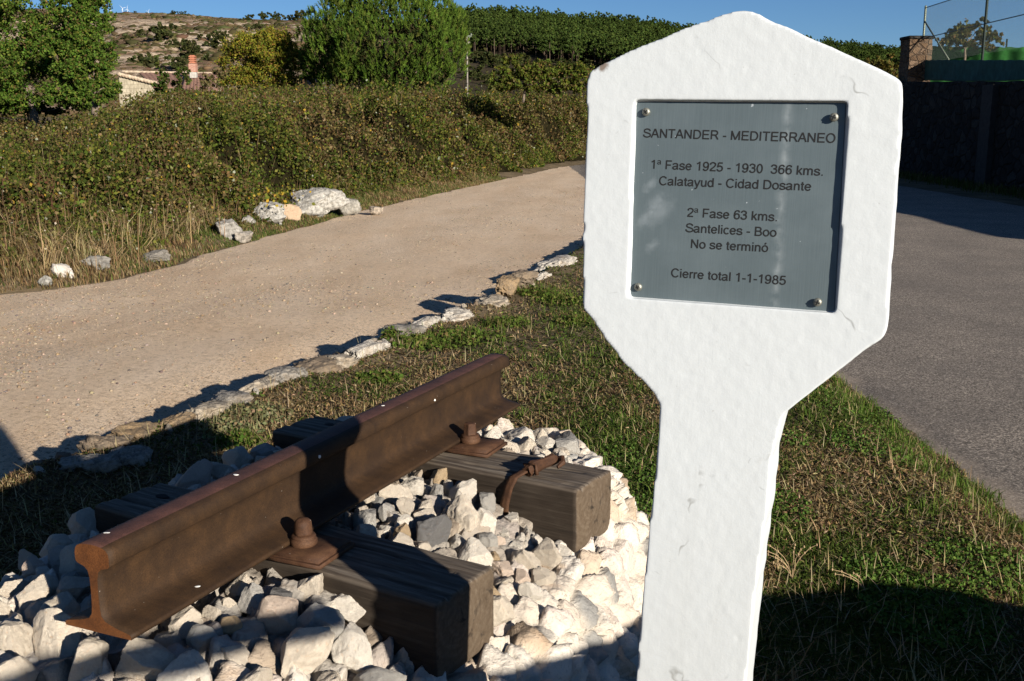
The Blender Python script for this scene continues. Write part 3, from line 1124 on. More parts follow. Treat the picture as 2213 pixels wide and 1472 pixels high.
    crn = [np.array(sign_px(*p, PD)) - pc for p in ((1374.5, 219.5), (1829, 222), (1803.5, 675), (1360, 641.5))]
    bm = bmesh.new()
    fv = [bm.verts.new((q[0], 0, q[1])) for q in crn]
    bv = [bm.verts.new((q[0], 0.0024, q[1])) for q in crn]
    bm.faces.new(fv)
    bm.faces.new(bv[::-1])
    for i in range(4):
        j = (i + 1) % 4
        bm.faces.new((fv[i], bv[i], bv[j], fv[j]))
    bmesh.ops.recalc_face_normals(bm, faces=bm.faces)
    bmesh.ops.bevel(bm, geom=[e for e in bm.edges], offset=0.0007, segments=1, affect='EDGES')
    plq = link('plaque', from_bm('plaque', bm, M['steel']), root)
    pm = SM @ Matrix.Translation((pc[0], PD, pc[1]))
    plq.matrix_local = inv @ pm
    plq['label'] = 'grey brushed metal plaque with dark engraved Spanish text'
    lines = [("SANTANDER - MEDITERRANEO", (1389.4, 297), (1805, 309)),
             ("1ª Fase 1925 - 1930  366 kms.", (1407, 364.5), (1778, 380)),
             ("Calatayud - Cidad Dosante", (1424, 400), (1753, 412.6)),
             ("2ª Fase 63 kms.", (1485, 468.4), (1679, 478.5)),
             ("Santelices - Boo", (1481, 501.6), (1678, 512)),
             ("No se terminó", (1493, 536), (1660, 545)),
             ("Cierre total 1-1-1985", (1450, 598.6), (1698, 616))]
    for body_, a, b in lines:
        V, F, wid = text_ribbons(body_)
        A, B = sign_px(*a, PD) - pc, sign_px(*b, PD) - pc
        d = B - A
        sx = np.linalg.norm(d) / wid
        sy = 0.0136
        ux = d / np.linalg.norm(d)
        uy = np.array([-ux[1], ux[0]])
        q = A + np.outer(V[:, 0] * sx, ux) + np.outer(V[:, 1] * sy, uy)
        link('lettering', mesh_np('lettering', np.stack([q[:, 0], -0.00025 - V[:, 2], q[:, 1]], -1), F, M['ink']), plq)
    # four pan-head screws standing a little proud
    for (px, py), out, tilt in (((1395, 241.6), .0062, .05), ((1802, 253), .0072, -.03), ((1377.6, 621), .0055, .1), ((1766.5, 654), .0068, -.05)):
        q = sign_px(px, py, PD - out) - pc
        bm = bmesh.new()
        prof = [(0.0, 0.0), (0.0026, 0.0003), (0.0040, 0.0013), (0.0046, 0.0028), (0.0046, 0.0034), (0.0038, 0.0036), (0.0036, out)]
        rings = []
        for r_, d_ in prof[1:]:
            rings.append([bm.verts.new((r_ * math.cos(t), -out + d_, r_ * math.sin(t))) for t in np.linspace(0, 2 * math.pi, 20, endpoint=False)])
        for a_, b_ in zip(rings[:-1], rings[1:]):
            for k in range(20):
                bm.faces.new((a_[k], b_[k], b_[(k + 1) % 20], a_[(k + 1) % 20]))
        bm.faces.new(rings[0])
        for r_ in (0.6 + tilt * 6, 0.6 + tilt * 6 + math.pi / 2):
            vs_ = bm_box(bm, (0, -out - 0.0001, 0), (0.0052, 0.0006, 0.0011), Matrix.Rotation(r_, 3, 'Y'))
            for f in {f for v in vs_ for f in v.link_faces}:
                f.material_index = 1
        bmesh.ops.recalc_face_normals(bm, faces=bm.faces)
        me = from_bm('screw', bm, M['screw'])
        me.materials.append(M['slot'])
        link('screw', me, plq, (q[0], 0, q[1]))
    return root


build_marker()

# ------------------------------------------------------------------ rail, sleepers, fittings


def along(a, l, z):
    return RP * np.array([1, 1, 0]) + RD * a + RL * l + np.array([0, 0, z])


def build_rail():
    half = [(.065, 0.0), (.0655, .006), (.062, .0085), (.034, .0145), (.016, .0205), (.0095, .029), (.0078, .042), (.0072, .065), (.0078, .088), (.0105, .099), (.016, .1045), (.031, .1090), (.0335, .1125), (.0338, .1240), (.0325, .1315), (.0285, .1370), (.020, .1402), (.010, .1415)]
    prof = [(-a, b) for a, b in half] + [(0, .142)] + half[::-1]
    # closed section, foot underside closes it
    n = len(prof)
    ns = 90
    s = np.linspace(0, RLEN, ns)
    pr = np.array(prof)
    V = []
    for i, t in enumerate(s):
        jit = 0.0005 * fbm(np.stack([np.full(n, t * 14), pr[:, 0] * 60, pr[:, 1] * 60], -1), 3, 5)
        edge = 0.0012 * math.exp(-t / 0.01) + 0.0012 * math.exp(-(RLEN - t) / 0.01)
        q = pr * (1 - edge * 6) + np.stack([jit, jit], -1)
        slant = 0.010 * (1 if i == 0 else 0) * 0
        V.append(np.outer(np.full(n, t), RD) + np.outer(q[:, 0], RL) + np.outer(q[:, 1], [0, 0, 1]))
    V = np.concatenate(V)
    F = grid_faces(ns, n, wrap=True)
    me = bpy.data.meshes.new('rail')
    faces = [tuple(f) for f in F] + [tuple(range(n)), tuple((ns - 1) * n + k for k in range(n))[::-1]]
    me.from_pydata([tuple(v) for v in V], [], faces)
    for m_ in ('rust', 'rust_top', 'rust_end'):
        me.materials.append(M[m_])
    idx = np.zeros(len(faces), np.int32)
    jj = np.tile(np.arange(n), ns - 1)
    topsel = (jj >= 16) & (jj <= 19)
    idx[:-2][topsel] = 1
    idx[-2:] = 2
    me.polygons.foreach_set('material_index', idx)
    bm = bmesh.new()
    bm.from_mesh(me)
    bmesh.ops.recalc_face_normals(bm, faces=bm.faces)
    bm.to_mesh(me)
    bm.free()
    sm = np.ones(len(me.polygons), bool)
    sm[-2:] = False
    me.polygons.foreach_set('use_smooth', sm)
    o = link('rail', me, None, RP)
    tag(o, 'short length of rusty brown steel rail bolted across two timber sleepers', 'rail')
    # bird droppings on head and foot
    for k, (a, l, h, r_) in enumerate([(.045, -.012, .1418, .0035), (.345, -.004, .1424, .004), (.55, .0340, .120, .0045), (.17, .047, .0125, .004), (1.03, .0338, .118, .003), (.86, -.006, .1424, .003)]):
        V, F = rock_v(2, 900 + k, 3, .25)
        n_ = np.array([0, 0, 1.0]) if l < 0.03 or h < .05 else RL
        V = V * r_ * np.array([1.5, 1.0, 1.0])
        V = V - np.outer((V @ n_) * 0.8, n_)
        link('bird_dropping', mesh_np('bird_dropping', V, F, M['dropping'], smoothf=True), o, RD * a + RL * l + np.array([0, 0, h]))
    return o


build_rail()
SLEEPERS = [((.535, -.445), (.408, .422), .178, 0), ((1.13, -.44), (1.008, .442), .172, 1)]


def build_sleeper(ends, label, seed):
    (a0, l0), (a1, l1), wd, _ = ends
    p0, p1 = along(a0, l0, ZSL), along(a1, l1, ZSL)
    L = np.linalg.norm(p1 - p0)
    x = (p1 - p0) / L
    y = np.cross([0, 0, 1.0], x)
    HH = 0.145
    nx, nr = 90, 13
    # rounded rectangular section, perimeter samples
    hw, hh, r = wd / 2, HH / 2, 0.010
    per = []
    for cx_, cz_, a_0 in ((hw - r, hh - r, 0), (-hw + r, hh - r, 90), (-hw + r, -hh + r, 180), (hw - r, -hh + r, 270)):
        for t in (0, 30, 60, 90):
            per.append((cx_ + r * math.cos(R(a_0 + t)), cz_ + r * math.sin(R(a_0 + t))))
    P2 = []
    for a, b in zip(per, per[1:] + per[:1]):
        d = math.hypot(b[0] - a[0], b[1] - a[1])
        n = max(1, int(d / 0.007))
        for k in range(n):
            P2.append((a[0] + (b[0] - a[0]) * k / n, a[1] + (b[1] - a[1]) * k / n))
    P2 = np.array(P2)
    n = len(P2)
    xs = np.concatenate([[0, .002, .006], np.linspace(.012, L - .012, nx), [L - .006, L - .002, L]])
    sc_ = np.ones(len(xs))
    sc_[[0, -1]] = 1 - .012 / hw
    sc_[[1, -2]] = 1 - .005 / hw
    V = []
    for t, s_ in zip(xs, sc_):
        q = P2 * s_
        pn = np.stack([np.full(n, t * 3.0), q[:, 0] * 55, q[:, 1] * 55], -1) + seed * 9.1
        g = fbm(pn, 3, seed + 3) * 0.0032
        big = fbm(np.stack([np.full(n, t * 7.0), q[:, 0] * 9, q[:, 1] * 9], -1) + seed, 2, seed) * 0.004
        q = q + unit(q) * (g + big)[:, None]
        # long drying cracks in the top face
        for cy_, t0, t1, wdt, dep in ((-.022, .0, .5, .0042, .014), (.030, .2, .95, .0036, .011), (-.055, .45, 1.0, .003, .008), (.062, .0, .45, .003, .008)):
            on = (t / L > t0) & (t / L < t1)
            wob = 0.006 * math.sin(t * 9 + seed + cy_ * 90) + .003 * math.sin(t * 31 + seed)
            f = np.exp(-((q[:, 0] - cy_ - wob) / wdt) ** 2) * (q[:, 1] > hh * .5) * on
            q[:, 1] -= f * dep
        V.append(np.stack([np.full(n, t), q[:, 0], q[:, 1] - hh], -1))
    V = np.concatenate(V)
    m = len(xs)
    # rough end faces
    V[:n, 0] += fbm(V[:n] * 70, 2, seed) * .002
    V[-n:, 0] += fbm(V[-n:] * 70, 2, seed) * .002
    me = bpy.data.meshes.new('sleeper')
    faces = [tuple(f) for f in grid_faces(m, n, wrap=True)]
    cv = [V[:n].mean(0), V[-n:].mean(0)]
    V = np.concatenate([V, cv])
    b = m * n
    faces += [(b, (k + 1) % n, k) for k in range(n)] + [(b + 1, (m - 1) * n + k, (m - 1) * n + (k + 1) % n) for k in range(n)]
    me.from_pydata([tuple(v) for v in V], [], faces)
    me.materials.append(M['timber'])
    bm = bmesh.new()
    bm.from_mesh(me)
    bmesh.ops.recalc_face_normals(bm, faces=bm.faces)
    bm.to_mesh(me)
    bm.free()
    me.polygons.foreach_set('use_smooth', np.ones(len(me.polygons), bool))
    o = link('sleeper', me)
    o.matrix_world = Matrix(((x[0], y[0], 0, p0[0]), (x[1], y[1], 0, p0[1]), (x[2], y[2], 1, p0[2]), (0, 0, 0, 1)))
    tag(o, label, 'sleeper', 'timber sleepers under the rail')
    # empty bolt hole beyond the rail
    V, F = rock_v(3, 700 + seed, 2, .05)
    h = link('bolt_hole', mesh_np('bolt_hole', V * np.array([.019, .012, .002]), F, M['hole'], smoothf=True), o, (.085 if seed == 0 else .10, 0.02 if seed == 0 else 0.03, 0.0005))
    return o, p0, x, y, L


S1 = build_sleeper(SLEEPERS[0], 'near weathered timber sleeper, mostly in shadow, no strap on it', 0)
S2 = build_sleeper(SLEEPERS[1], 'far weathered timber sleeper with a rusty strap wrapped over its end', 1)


def build_fitting(a, label_plate, label_bolt, square):
    # bevelled base plate on the sleeper, beside and under the rail foot
    bm = bmesh.new()
    bm_box(bm, (0, 0, 0), (0.125, 0.118, 0.013))
    bmesh.ops.bevel(bm, geom=[e for e in bm.edges if abs(e.verts[0].co.z - e.verts[1].co.z) < 1e-6 and e.verts[0].co.z > 0], offset=0.006, segments=2, affect='EDGES')
    bmesh.ops.subdivide_edges(bm, edges=bm.edges, cuts=2, use_grid_fill=True)
    for v in bm.verts:
        v.co += Vector(mnoise.noise_vector(v.co * 40)) * 0.0012
    c = along(a - 0.004, .096, ZSL + .0085)
    o = link('base_plate', from_bm('base_plate', bm, M['rust_bolt'], True))
    o.location = c
    o.rotation_euler = (0, 0, -RA + R(7) * 0)
    tag(o, label_plate, 'base plate', 'rail base plates')
    # screw spike: collar, tapered head
    root = empty('screw_spike', along(a, .083, ZSL + .014), label_bolt, 'screw spike', 'screw spikes holding the rail')

    def lathe(prof, n, name, rot=0.0, jitter=0.0):
        bm = bmesh.new()
        rings = [[bm.verts.new((r_ * math.cos(t + rot), r_ * math.sin(t + rot), z_)) for t in np.linspace(0, 2 * math.pi, n, endpoint=False)] for r_, z_ in prof]
        for A_, B_ in zip(rings[:-1], rings[1:]):
            for k in range(n):
                bm.faces.new((A_[k], A_[(k + 1) % n], B_[(k + 1) % n], B_[k]))
        bm.faces.new(rings[-1])
        bm.faces.new(rings[0][::-1])
        if n < 9:
            bmesh.ops.bevel(bm, geom=[e for e in bm.edges if abs(e.verts[0].co.z - e.verts[1].co.z) > .004], offset=.0012 if square else .003, segments=2, affect='EDGES')
        bmesh.ops.subdivide_edges(bm, edges=bm.edges, cuts=1, use_grid_fill=True)
        for v in bm.verts:
            v.co += Vector(mnoise.noise_vector(v.co * 90 + Vector((a * 7, 0, 0)))) * jitter
        return from_bm(name, bm, M['rust_bolt'], n > 9)
    link('collar', lathe([(.0235, .0), (.0250, .003), (.0250, .010), (.0232, .013), (.0222, .014), (.0228, .017), (.0205, .020), (.015, .0215)], 24, 'collar', 0, .0006), root)
    if square:
        link('spike_head', lathe([(.0175, .0205), (.0165, .026), (.0150, .045), (.0132, .0475), (.008, .0485)], 6, 'spike_head', .35, .0006), root)
    else:
        link('spike_head', lathe([(.0172, .0205), (.0165, .028), (.0160, .038), (.0145, .044), (.0105, .0485), (.005, .0505)], 14, 'spike_head', .35, .0014), root)


build_fitting(.418, 'rusty base plate under the near worn spike on the shaded sleeper', 'near rusty screw spike with worn rounded head beside the rail', False)
build_fitting(1.115, 'rusty base plate under the far spike on the strapped sleeper', 'far rusty screw spike with sharp tapered square head beside the rail', True)


def build_strap():
    """rusty steel band nailed over the end of the far sleeper"""
    o, p0, x, y, L = S2

    def loc(t, s, z):
        return p0 + x * t + y * s + np.array([0, 0, z])
    root = empty('rusty_strap', loc(L * .83, -.088, -.05), 'rusty steel band with curled end wrapped over the corner of the far sleeper', 'strap')
    b = np.array(root.location)
    # band from below the front face, over the arris, to the top
    path = [loc(L * .795, -.088, -.140), loc(L * .795, -.092, -.105), loc(L * .800, -.0935, -.060), loc(L * .812, -.0935, -.020), loc(L * .822, -.087, .004), loc(L * .832, -.065, .012), loc(L * .840, -.045, .013)]
    bm = bmesh.new()
    pts = [Vector(p - b) for p in path]
    wv = Vector(x) * 0.0105
    rows = []
    for i, p in enumerate(pts):
        d = (pts[min(i + 1, len(pts) - 1)] - pts[max(i - 1, 0)]).normalized()
        nn = Vector(x).cross(d).normalized() * 0.0022
        rows.append([bm.verts.new(p - wv - nn), bm.verts.new(p + wv - nn), bm.verts.new(p + wv + nn), bm.verts.new(p - wv + nn)])
    for A_, B_ in zip(rows[:-1], rows[1:]):
        for k in range(4):
            bm.faces.new((A_[k], A_[(k + 1) % 4], B_[(k + 1) % 4], B_[k]))
    bm.faces.new(rows[0][::-1])
    bm.faces.new(rows[-1])
    bmesh.ops.subdivide_edges(bm, edges=[e for e in bm.edges], cuts=2, use_grid_fill=True)
    for v in bm.verts:
        v.co += Vector(mnoise.noise_vector(v.co * 60)) * 0.0016
    link('band', from_bm('band', bm, M['rust_bolt'], True), root)
    # folded clip and the curled free end on top
    bm = bmesh.new()
    bm_tube(bm, [loc(L * .842, -.058, .011) - b, loc(L * .848, -.040, .018) - b, loc(L * .856, -.012, .021) - b, loc(L * .866, .018, .022) - b, loc(L * .872, .036, .020) - b], [.014, .015, .0125, .013, .009], 8)
    for v in bm.verts:
        v.co += Vector(mnoise.noise_vector(v.co * 75)) * 0.005
    link('clip', from_bm('clip', bm, M['rust_bolt'], False), root)
    bm = bmesh.new()
    bm_tube(bm, [loc(L * .845, -.052, .004) - b, loc(L * .83, -.052, .026) - b, loc(L * .862, -.050, .030) - b, loc(L * .866, -.052, .006) - b], .0045, 6)
    link('clip', from_bm('clip', bm, M['rust_bolt'], True), root)
    bm = bmesh.new()
    bm_tube(bm, [loc(L * .868, .030, .020) - b, loc(L * .886, .030, .026) - b, loc(L * .898, .016, .021) - b, loc(L * .892, .002, .014) - b], [.006, .007, .006, .004], 6)
    for v in bm.verts:
        v.co += Vector(mnoise.noise_vector(v.co * 75)) * 0.003
    link('curled_end', from_bm('curled_end', bm, M['rust_bolt'], False), root)


build_strap()

# ------------------------------------------------------------------ rubble mound


def mound_z(r, a=0.0, l=0.0):
    dip = .085 * smooth(.10, .42, l) * smooth(-.15, .1, a) * smooth(1.25, .95, a)
    return -.818 - 0.03 * smooth(.45, .78, r) - dip * (1 - smooth(.75, 1.1, r)) - 0.66 * smooth(.72, 1.22, r) ** 0.9


def build_mound():
    nth, nr = 620, 230
    th = np.linspace(0, 2 * math.pi, nth, endpoint=False)
    r = np.linspace(0.02, 1.26, nr)
    TH, RR = np.meshgrid(th, r, indexing='ij')
    c, s = np.cos(TH), np.sin(TH)
    k = (np.abs(c) ** 2.6 + np.abs(s) ** 2.6) ** (-1 / 2.6)
    wob = 1 + 0.03 * np.sin(TH * 3 + 1) + 0.02 * np.sin(TH * 7)
    A = MC_A + MC_LA * RR * k * c * wob
    Lt = MC_LL * RR * k * s * wob
    Z = mound_z(RR, A, Lt)
    P = (RP * [1, 1, 0])[None, None] + A[..., None] * RD + Lt[..., None] * RL
    P[..., 2] = Z
    du = np.roll(P, -1, 0) - np.roll(P, 1, 0)
    dv = np.gradient(P, axis=1)
    N = unit(np.cross(du, dv))
    N = np.where(N[..., 2:3] < 0, -N, N)
    Pf = P.reshape(-1, 3)
    Nf = N.reshape(-1, 3)
    rng = np.random.default_rng(21)
    # seeds: stones bedded in mortar, about 8 cm across, by dart throwing on the surface
    idx = rng.permutation(len(Pf))
    area_w = rng.random(len(Pf))
    kd_pts = []
    cell = {}
    for i in idx[:26000]:
        p = Pf[i]
        rad = 0.040 + 0.034 * area_w[i]
        key = tuple((p // 0.08).astype(int))
        ok = True
        for dx in (-1, 0, 1):
            for dy in (-1, 0, 1):
                for dz in (-1, 0, 1):
                    for q in cell.get((key[0] + dx, key[1] + dy, key[2] + dz), ()):
                        if np.sum((q - p) ** 2) < rad * rad:
                            ok = False
        if ok:
            cell.setdefault(key, []).append(p)
            kd_pts.append(p)
    S = np.array(kd_pts)
    kd = kdtree.KDTree(len(S))
    for i, p in enumerate(S):
        kd.insert(p, i)
    kd.balance()
    F1 = np.empty(len(Pf))
    F2 = np.empty(len(Pf))
    ID = np.empty(len(Pf), int)
    wp_ = Pf + 0.016 * np.stack([fbm(Pf * 28, 3, 1), fbm(Pf * 28, 3, 2), fbm(Pf * 28, 3, 3)], -1)
    for i, p in enumerate(wp_):
        a = kd.find_n(p, 2)
        F1[i], F2[i], ID[i] = a[0][2], a[1][2], a[0][1]
    edge = F2 - F1
    cellr = rng.random(len(S))
    tilt = rng.normal(size=(len(S), 3)) * 0.32
    body = smooth(0.001, 0.014, edge)
    side = smooth(.70, .85, RR.reshape(-1))
    rel = ((Pf - S[ID]) * tilt[ID]).sum(1)
    disp = body * (0.010 + 0.020 * cellr[ID] + rel) + 0.012 * fbm(Pf * 22, 4, 5) * body + 0.006 * fbm(Pf * 75, 3, 6)
    disp = disp - 0.008
    V = Pf + Nf * disp[:, None]
    tones = np.array([(.60, .515, .42), (.65, .58, .49), (.57, .455, .34), (.61, .52, .445), (.30, .285, .26), (.47, .355, .25)])
    ti = rng.choice(6, len(S), p=[.34, .26, .14, .15, .07, .04])
    col = tones[ti][ID] * (0.88 + 0.2 * cellr[ID])[:, None]
    mort = np.array([.57, .50, .41])
    f = (body * 0.85 + 0.15)[:, None]
    col = col * f + mort * (1 - f)
    # dark weathered blotches on the face
    dk = smooth(.26, .46, fbm(Pf * 7 + 3.1, 4, 77))[:, None]
    col = col * (1 - 0.62 * dk)
    # top darkened: earth, plus painted shade in the gaps between loose stones
    topm = smooth(.66, .50, RR.reshape(-1))[:, None]
    col = col * (1 - .45 * topm)
    F = []
    i = np.arange(nth)
    j = np.arange(nr - 1)
    I, J = np.meshgrid(i, j, indexing='ij')
    I2 = (I + 1) % nth
    F = np.stack([I * nr + J, I * nr + J + 1, I2 * nr + J + 1, I2 * nr + J], -1).reshape(-1, 4)
    base = along(MC_A, 0, ZP)
    me = mesh_np('stone_mound', V - base, F, M['mound'], np.clip(col, 0, 1), True)
    o = link('stone_mound', me, None, base)
    bm = bmesh.new()
    bm.from_mesh(me)
    bmesh.ops.recalc_face_normals(bm, faces=bm.faces)
    bm.to_mesh(me)
    bm.free()
    tag(o, 'low mound of pale rubble set in mortar carrying the rail and sleepers', 'mound')


build_mound()


def project(P):
    P = np.asarray(P, float)
    d = P[..., 1] * CP - P[..., 2] * SP
    u = P[..., 1] * SP + P[..., 2] * CP
    return np.stack([CXP + FPX * P[..., 0] / d, CYP - FPX * u / d], -1)


ORD = ['first', 'second', 'third', 'fourth', 'fifth', 'sixth', 'seventh', 'eighth', 'ninth', 'tenth', 'eleventh', 'twelfth', 'thirteenth', 'fourteenth', 'fifteenth', 'sixteenth', 'seventeenth', 'eighteenth', 'nineteenth', 'twentieth']


def label_ranked(items, noun):
    """items: (object, tone words, place words, pixel x). Labels each apart from its look-alikes."""
    groups = {}
    for it in items:
        groups.setdefault((it[1], it[2]), []).append(it)
    for (tone, place), g in groups.items():
        g.sort(key=lambda q: q[3])
        for k, it in enumerate(g):
            if len(g) == 1:
                it[0]['label'] = f'{tone} {noun} {place}'
            elif k == 0:
                it[0]['label'] = f'leftmost {tone} {noun} {place}'
            elif k == len(g) - 1:
                it[0]['label'] = f'rightmost {tone} {noun} {place}'
            else:
                it[0]['label'] = f'{ORD[min(k, 19)]} from left {tone} {noun} {place}'


TONES = {'cream': (.78, .67, .53), 'white': (.83, .745, .625), 'pinkish': (.76, .60, .47), 'grey': (.50, .465, .41), 'ochre': (.56, .41, .25), 'dark grey': (.20, .19, .18)}


def in_sleeper(p, margin):
    for o, p0, x, y, L in (S1, S2):
        d = np.asarray(p) - p0
        if -margin < d @ x < L + margin and abs(d @ y) < .089 + margin:
            return True
    return False


def build_ballast():
    rng = np.random.default_rng(12)
    placed = []           # centre, radius
    items = []

    def put(c, size, tone, squash=None):
        me = ROCKS[rng.integers(len(ROCKS))]
        o = link('ballast_stone', me)
        o.location = c
        q = Quaternion(unit(rng.normal(size=4)))
        o.rotation_mode = 'QUATERNION'
        o.rotation_quaternion = q
        s = np.array([1.15, 1.0, 0.85])[rng.permutation(3)] if squash is None else np.array(squash)
        s = s * rng.uniform(.92, 1.08, 3)
        o.scale = tuple(size * s)
        t = np.array(TONES[tone]) * rng.uniform(.9, 1.06)
        o.color = (*np.clip(t, 0, 1), 1)
        o['category'] = 'stone'
        o['group'] = 'loose ballast stones on the mound'
        a, l = alat(c[0], c[1])
        px = project(c)
        sz = 'large' if size > .078 else ('small' if size < .056 else 'middling')
        if l < -0.04:
            if a < 0.05:
                plc = 'left of the cut rail end'
            elif a < 0.42:
                plc = 'behind the rail near its cut end'
            elif a < 0.95:
                plc = 'behind the rail between the sleeper stubs'
            else:
                plc = 'behind the far half of the rail'
        elif a < -0.02:
            plc = 'in the bottom left foreground' if l < .25 else 'at the bottom edge of the picture'
        elif a < .32:
            if l < .2:
                plc = 'along the near foot of the rail'
            else:
                plc = 'in front of the near sleeper'
        elif a < .95:
            plc = 'between the two sleepers near the rail' if l < .25 else 'between the two sleeper ends'
        else:
            plc = 'beyond the far sleeper by the rail' if l < .25 else 'beyond the far sleeper end'
        items.append((o, f'{sz} {tone}', plc, float(px[0])))
        placed.append((np.array(c), size / 2))

    def okpos(c, rad, f=0.86):
        for q, r_ in placed:
            if np.sum((q - c) ** 2) < (f * (r_ + rad)) ** 2:
                return False
        return True

    def surf(a, l):
        p = along(a, l, 0)
        return float(mound_z(mound_r(p[0], p[1]), a, l))
    # stones read off the photograph: pixel, size in pixels, tone
    special = [(758, 1312, 108, 'white'), (666, 1282, 86, 'cream'), (598, 1338, 96, 'pinkish'), (690, 1362, 120, 'grey'), (650, 1408, 130, 'cream'), (760, 1400, 110, 'white'),
               (608, 1290, 62, 'dark grey'), (545, 1302, 82, 'grey'), (86, 1292, 104, 'cream'), (26, 1226, 78, 'white'), (62, 1214, 56, 'cream'), (28, 1275, 62, 'cream'), (112, 1330, 68, 'cream'),
               (195, 1145, 98, 'cream'), (124, 1188, 82, 'cream'), (170, 1222, 90, 'cream'), (165, 1275, 84, 'cream'), (140, 1320, 90, 'cream'), (120, 1385, 140, 'cream'), (30, 1400, 110, 'cream'),
               (310, 1435, 140, 'cream'), (180, 1445, 120, 'cream'), (440, 1385, 90, 'grey'), (490, 1310, 44, 'cream'), (520, 1270, 66, 'cream'), (400, 1350, 86, 'cream'), (455, 1330, 52, 'cream'), (500, 1350, 46, 'ochre'),
               (850, 1075, 80, 'cream'), (895, 1055, 62, 'white'), (953, 1030, 52, 'ochre'), (945, 1065, 44, 'grey'), (1000, 1065, 66, 'white'), (1050, 1088, 56, 'grey'), (935, 1150, 92, 'dark grey'), (1000, 1130, 92, 'cream'),
               (868, 1160, 54, 'ochre'), (790, 1130, 74, 'grey'), (800, 1080, 44, 'cream'), (880, 1100, 52, 'cream'), (835, 1110, 40, 'grey'), (985, 1095, 50, 'cream'), (1040, 1130, 80, 'white'),
               (1112, 952, 92, 'white'), (1186, 940, 54, 'cream'), (1130, 915, 74, 'cream'), (1150, 893, 62, 'white'), (1225, 968, 60, 'grey'), (1090, 925, 44, 'cream'), (1060, 950, 60, 'white'), (1215, 925, 66, 'grey'), (1262, 950, 62, 'cream'), (1185, 965, 50, 'white'), (1085, 905, 40, 'cream'),
               (515, 1000, 72, 'cream'), (480, 1025, 70, 'cream'), (775, 883, 48, 'grey'), (845, 850, 76, 'grey'), (575, 985, 60, 'grey')]
    for px, py, s, tone in special:
        c = onz(px, py, -.80)
        for _ in range(4):
            zz = mound_z(mound_r(c[0], c[1]), *alat(c[0], c[1]))
            c = onz(px, py, min(-.70, float(zz) + .018))
        depth = c[1] * CP - c[2] * SP
        size = s * depth / FPX * 0.98
        if in_sleeper(c, -.01):
            c = c + RD * 0
        put(c, size, tone)
    tries = 0
    n0 = len(placed)
    while tries < 9000 and len(placed) < 275:
        tries += 1
        a, l = rng.uniform(-.36, 1.62), rng.uniform(-.60, .60)
        p = along(a, l, 0)
        r_ = float(mound_r(p[0], p[1]))
        if r_ > (0.86 if l > -.1 else .95):
            continue
        size = rng.choice([.046, .056, .066, .078, .092], p=[.22, .22, .22, .20, .14]) * rng.uniform(.9, 1.15) * (.80 if a > .3 and l > 0 else 1)
        if l > .22 and .30 < a < 1.5 and r_ > .60 + .06 * rng.random():
            continue
        if abs(l) < .068 + size * .42 and -.02 - size * .4 < a < RLEN + .03:
            continue
        p[2] = surf(a, l) + size * rng.uniform(.12, .34)
        if in_sleeper(p, size * .36):
            continue
        if not okpos(p, size / 2):
            continue
        q = project(p)
        if not (-30 < q[0] < 2213 and q[1] < 1500):
            continue
        if l < 0 and 158 < q[0] < 1100:
            line = np.interp(q[0], [158, 1065], [1184, 766])
            if q[1] - size * 900 / p[1] > line:
                continue
        # stone under the marker post or behind it is not in view
        tone = rng.choice(['cream', 'white', 'pinkish', 'grey', 'ochre', 'dark grey'], p=[.38, .33, .13, .08, .05, .03])
        put(p, size, str(tone))
    label_ranked(items, 'ballast stone')


build_ballast()

# ------------------------------------------------------------------ kerb stones and roadside boulders


def placed_rock(name, px, py, w_px, h_px, zbase, seed, tint, mat, sub=4, depth=1.0, yaw=0.0, cuts=8, rough=.12, freq=2.4):
    """a rock whose foot stands at pixel (px, py) on height zbase, w_px wide and h_px tall"""
    c = onz(px, py, zbase)
    Z = c[1] * CP - c[2] * SP
    w_, h_ = w_px * Z / FPX, h_px * Z / FPX
    V, F = rock_v(sub, seed, cuts, rough, freq)
    V = V / (V.max(0) - V.min(0))
    ang = math.atan2(c[0], c[1]) + yaw
    V = V * np.array([w_, w_ * depth, h_ * 1.2])
    V = V + np.array([0, w_ * depth * .3, h_ * .40])
    ca, sa = math.cos(-ang), math.sin(-ang)
    V = np.stack([V[:, 0] * ca - V[:, 1] * sa, V[:, 0] * sa + V[:, 1] * ca, V[:, 2]], -1)
    o = link(name, mesh_np(name, V, F, mat, smoothf=True), None, c)
    o.color = (*tint, 1)
    return o


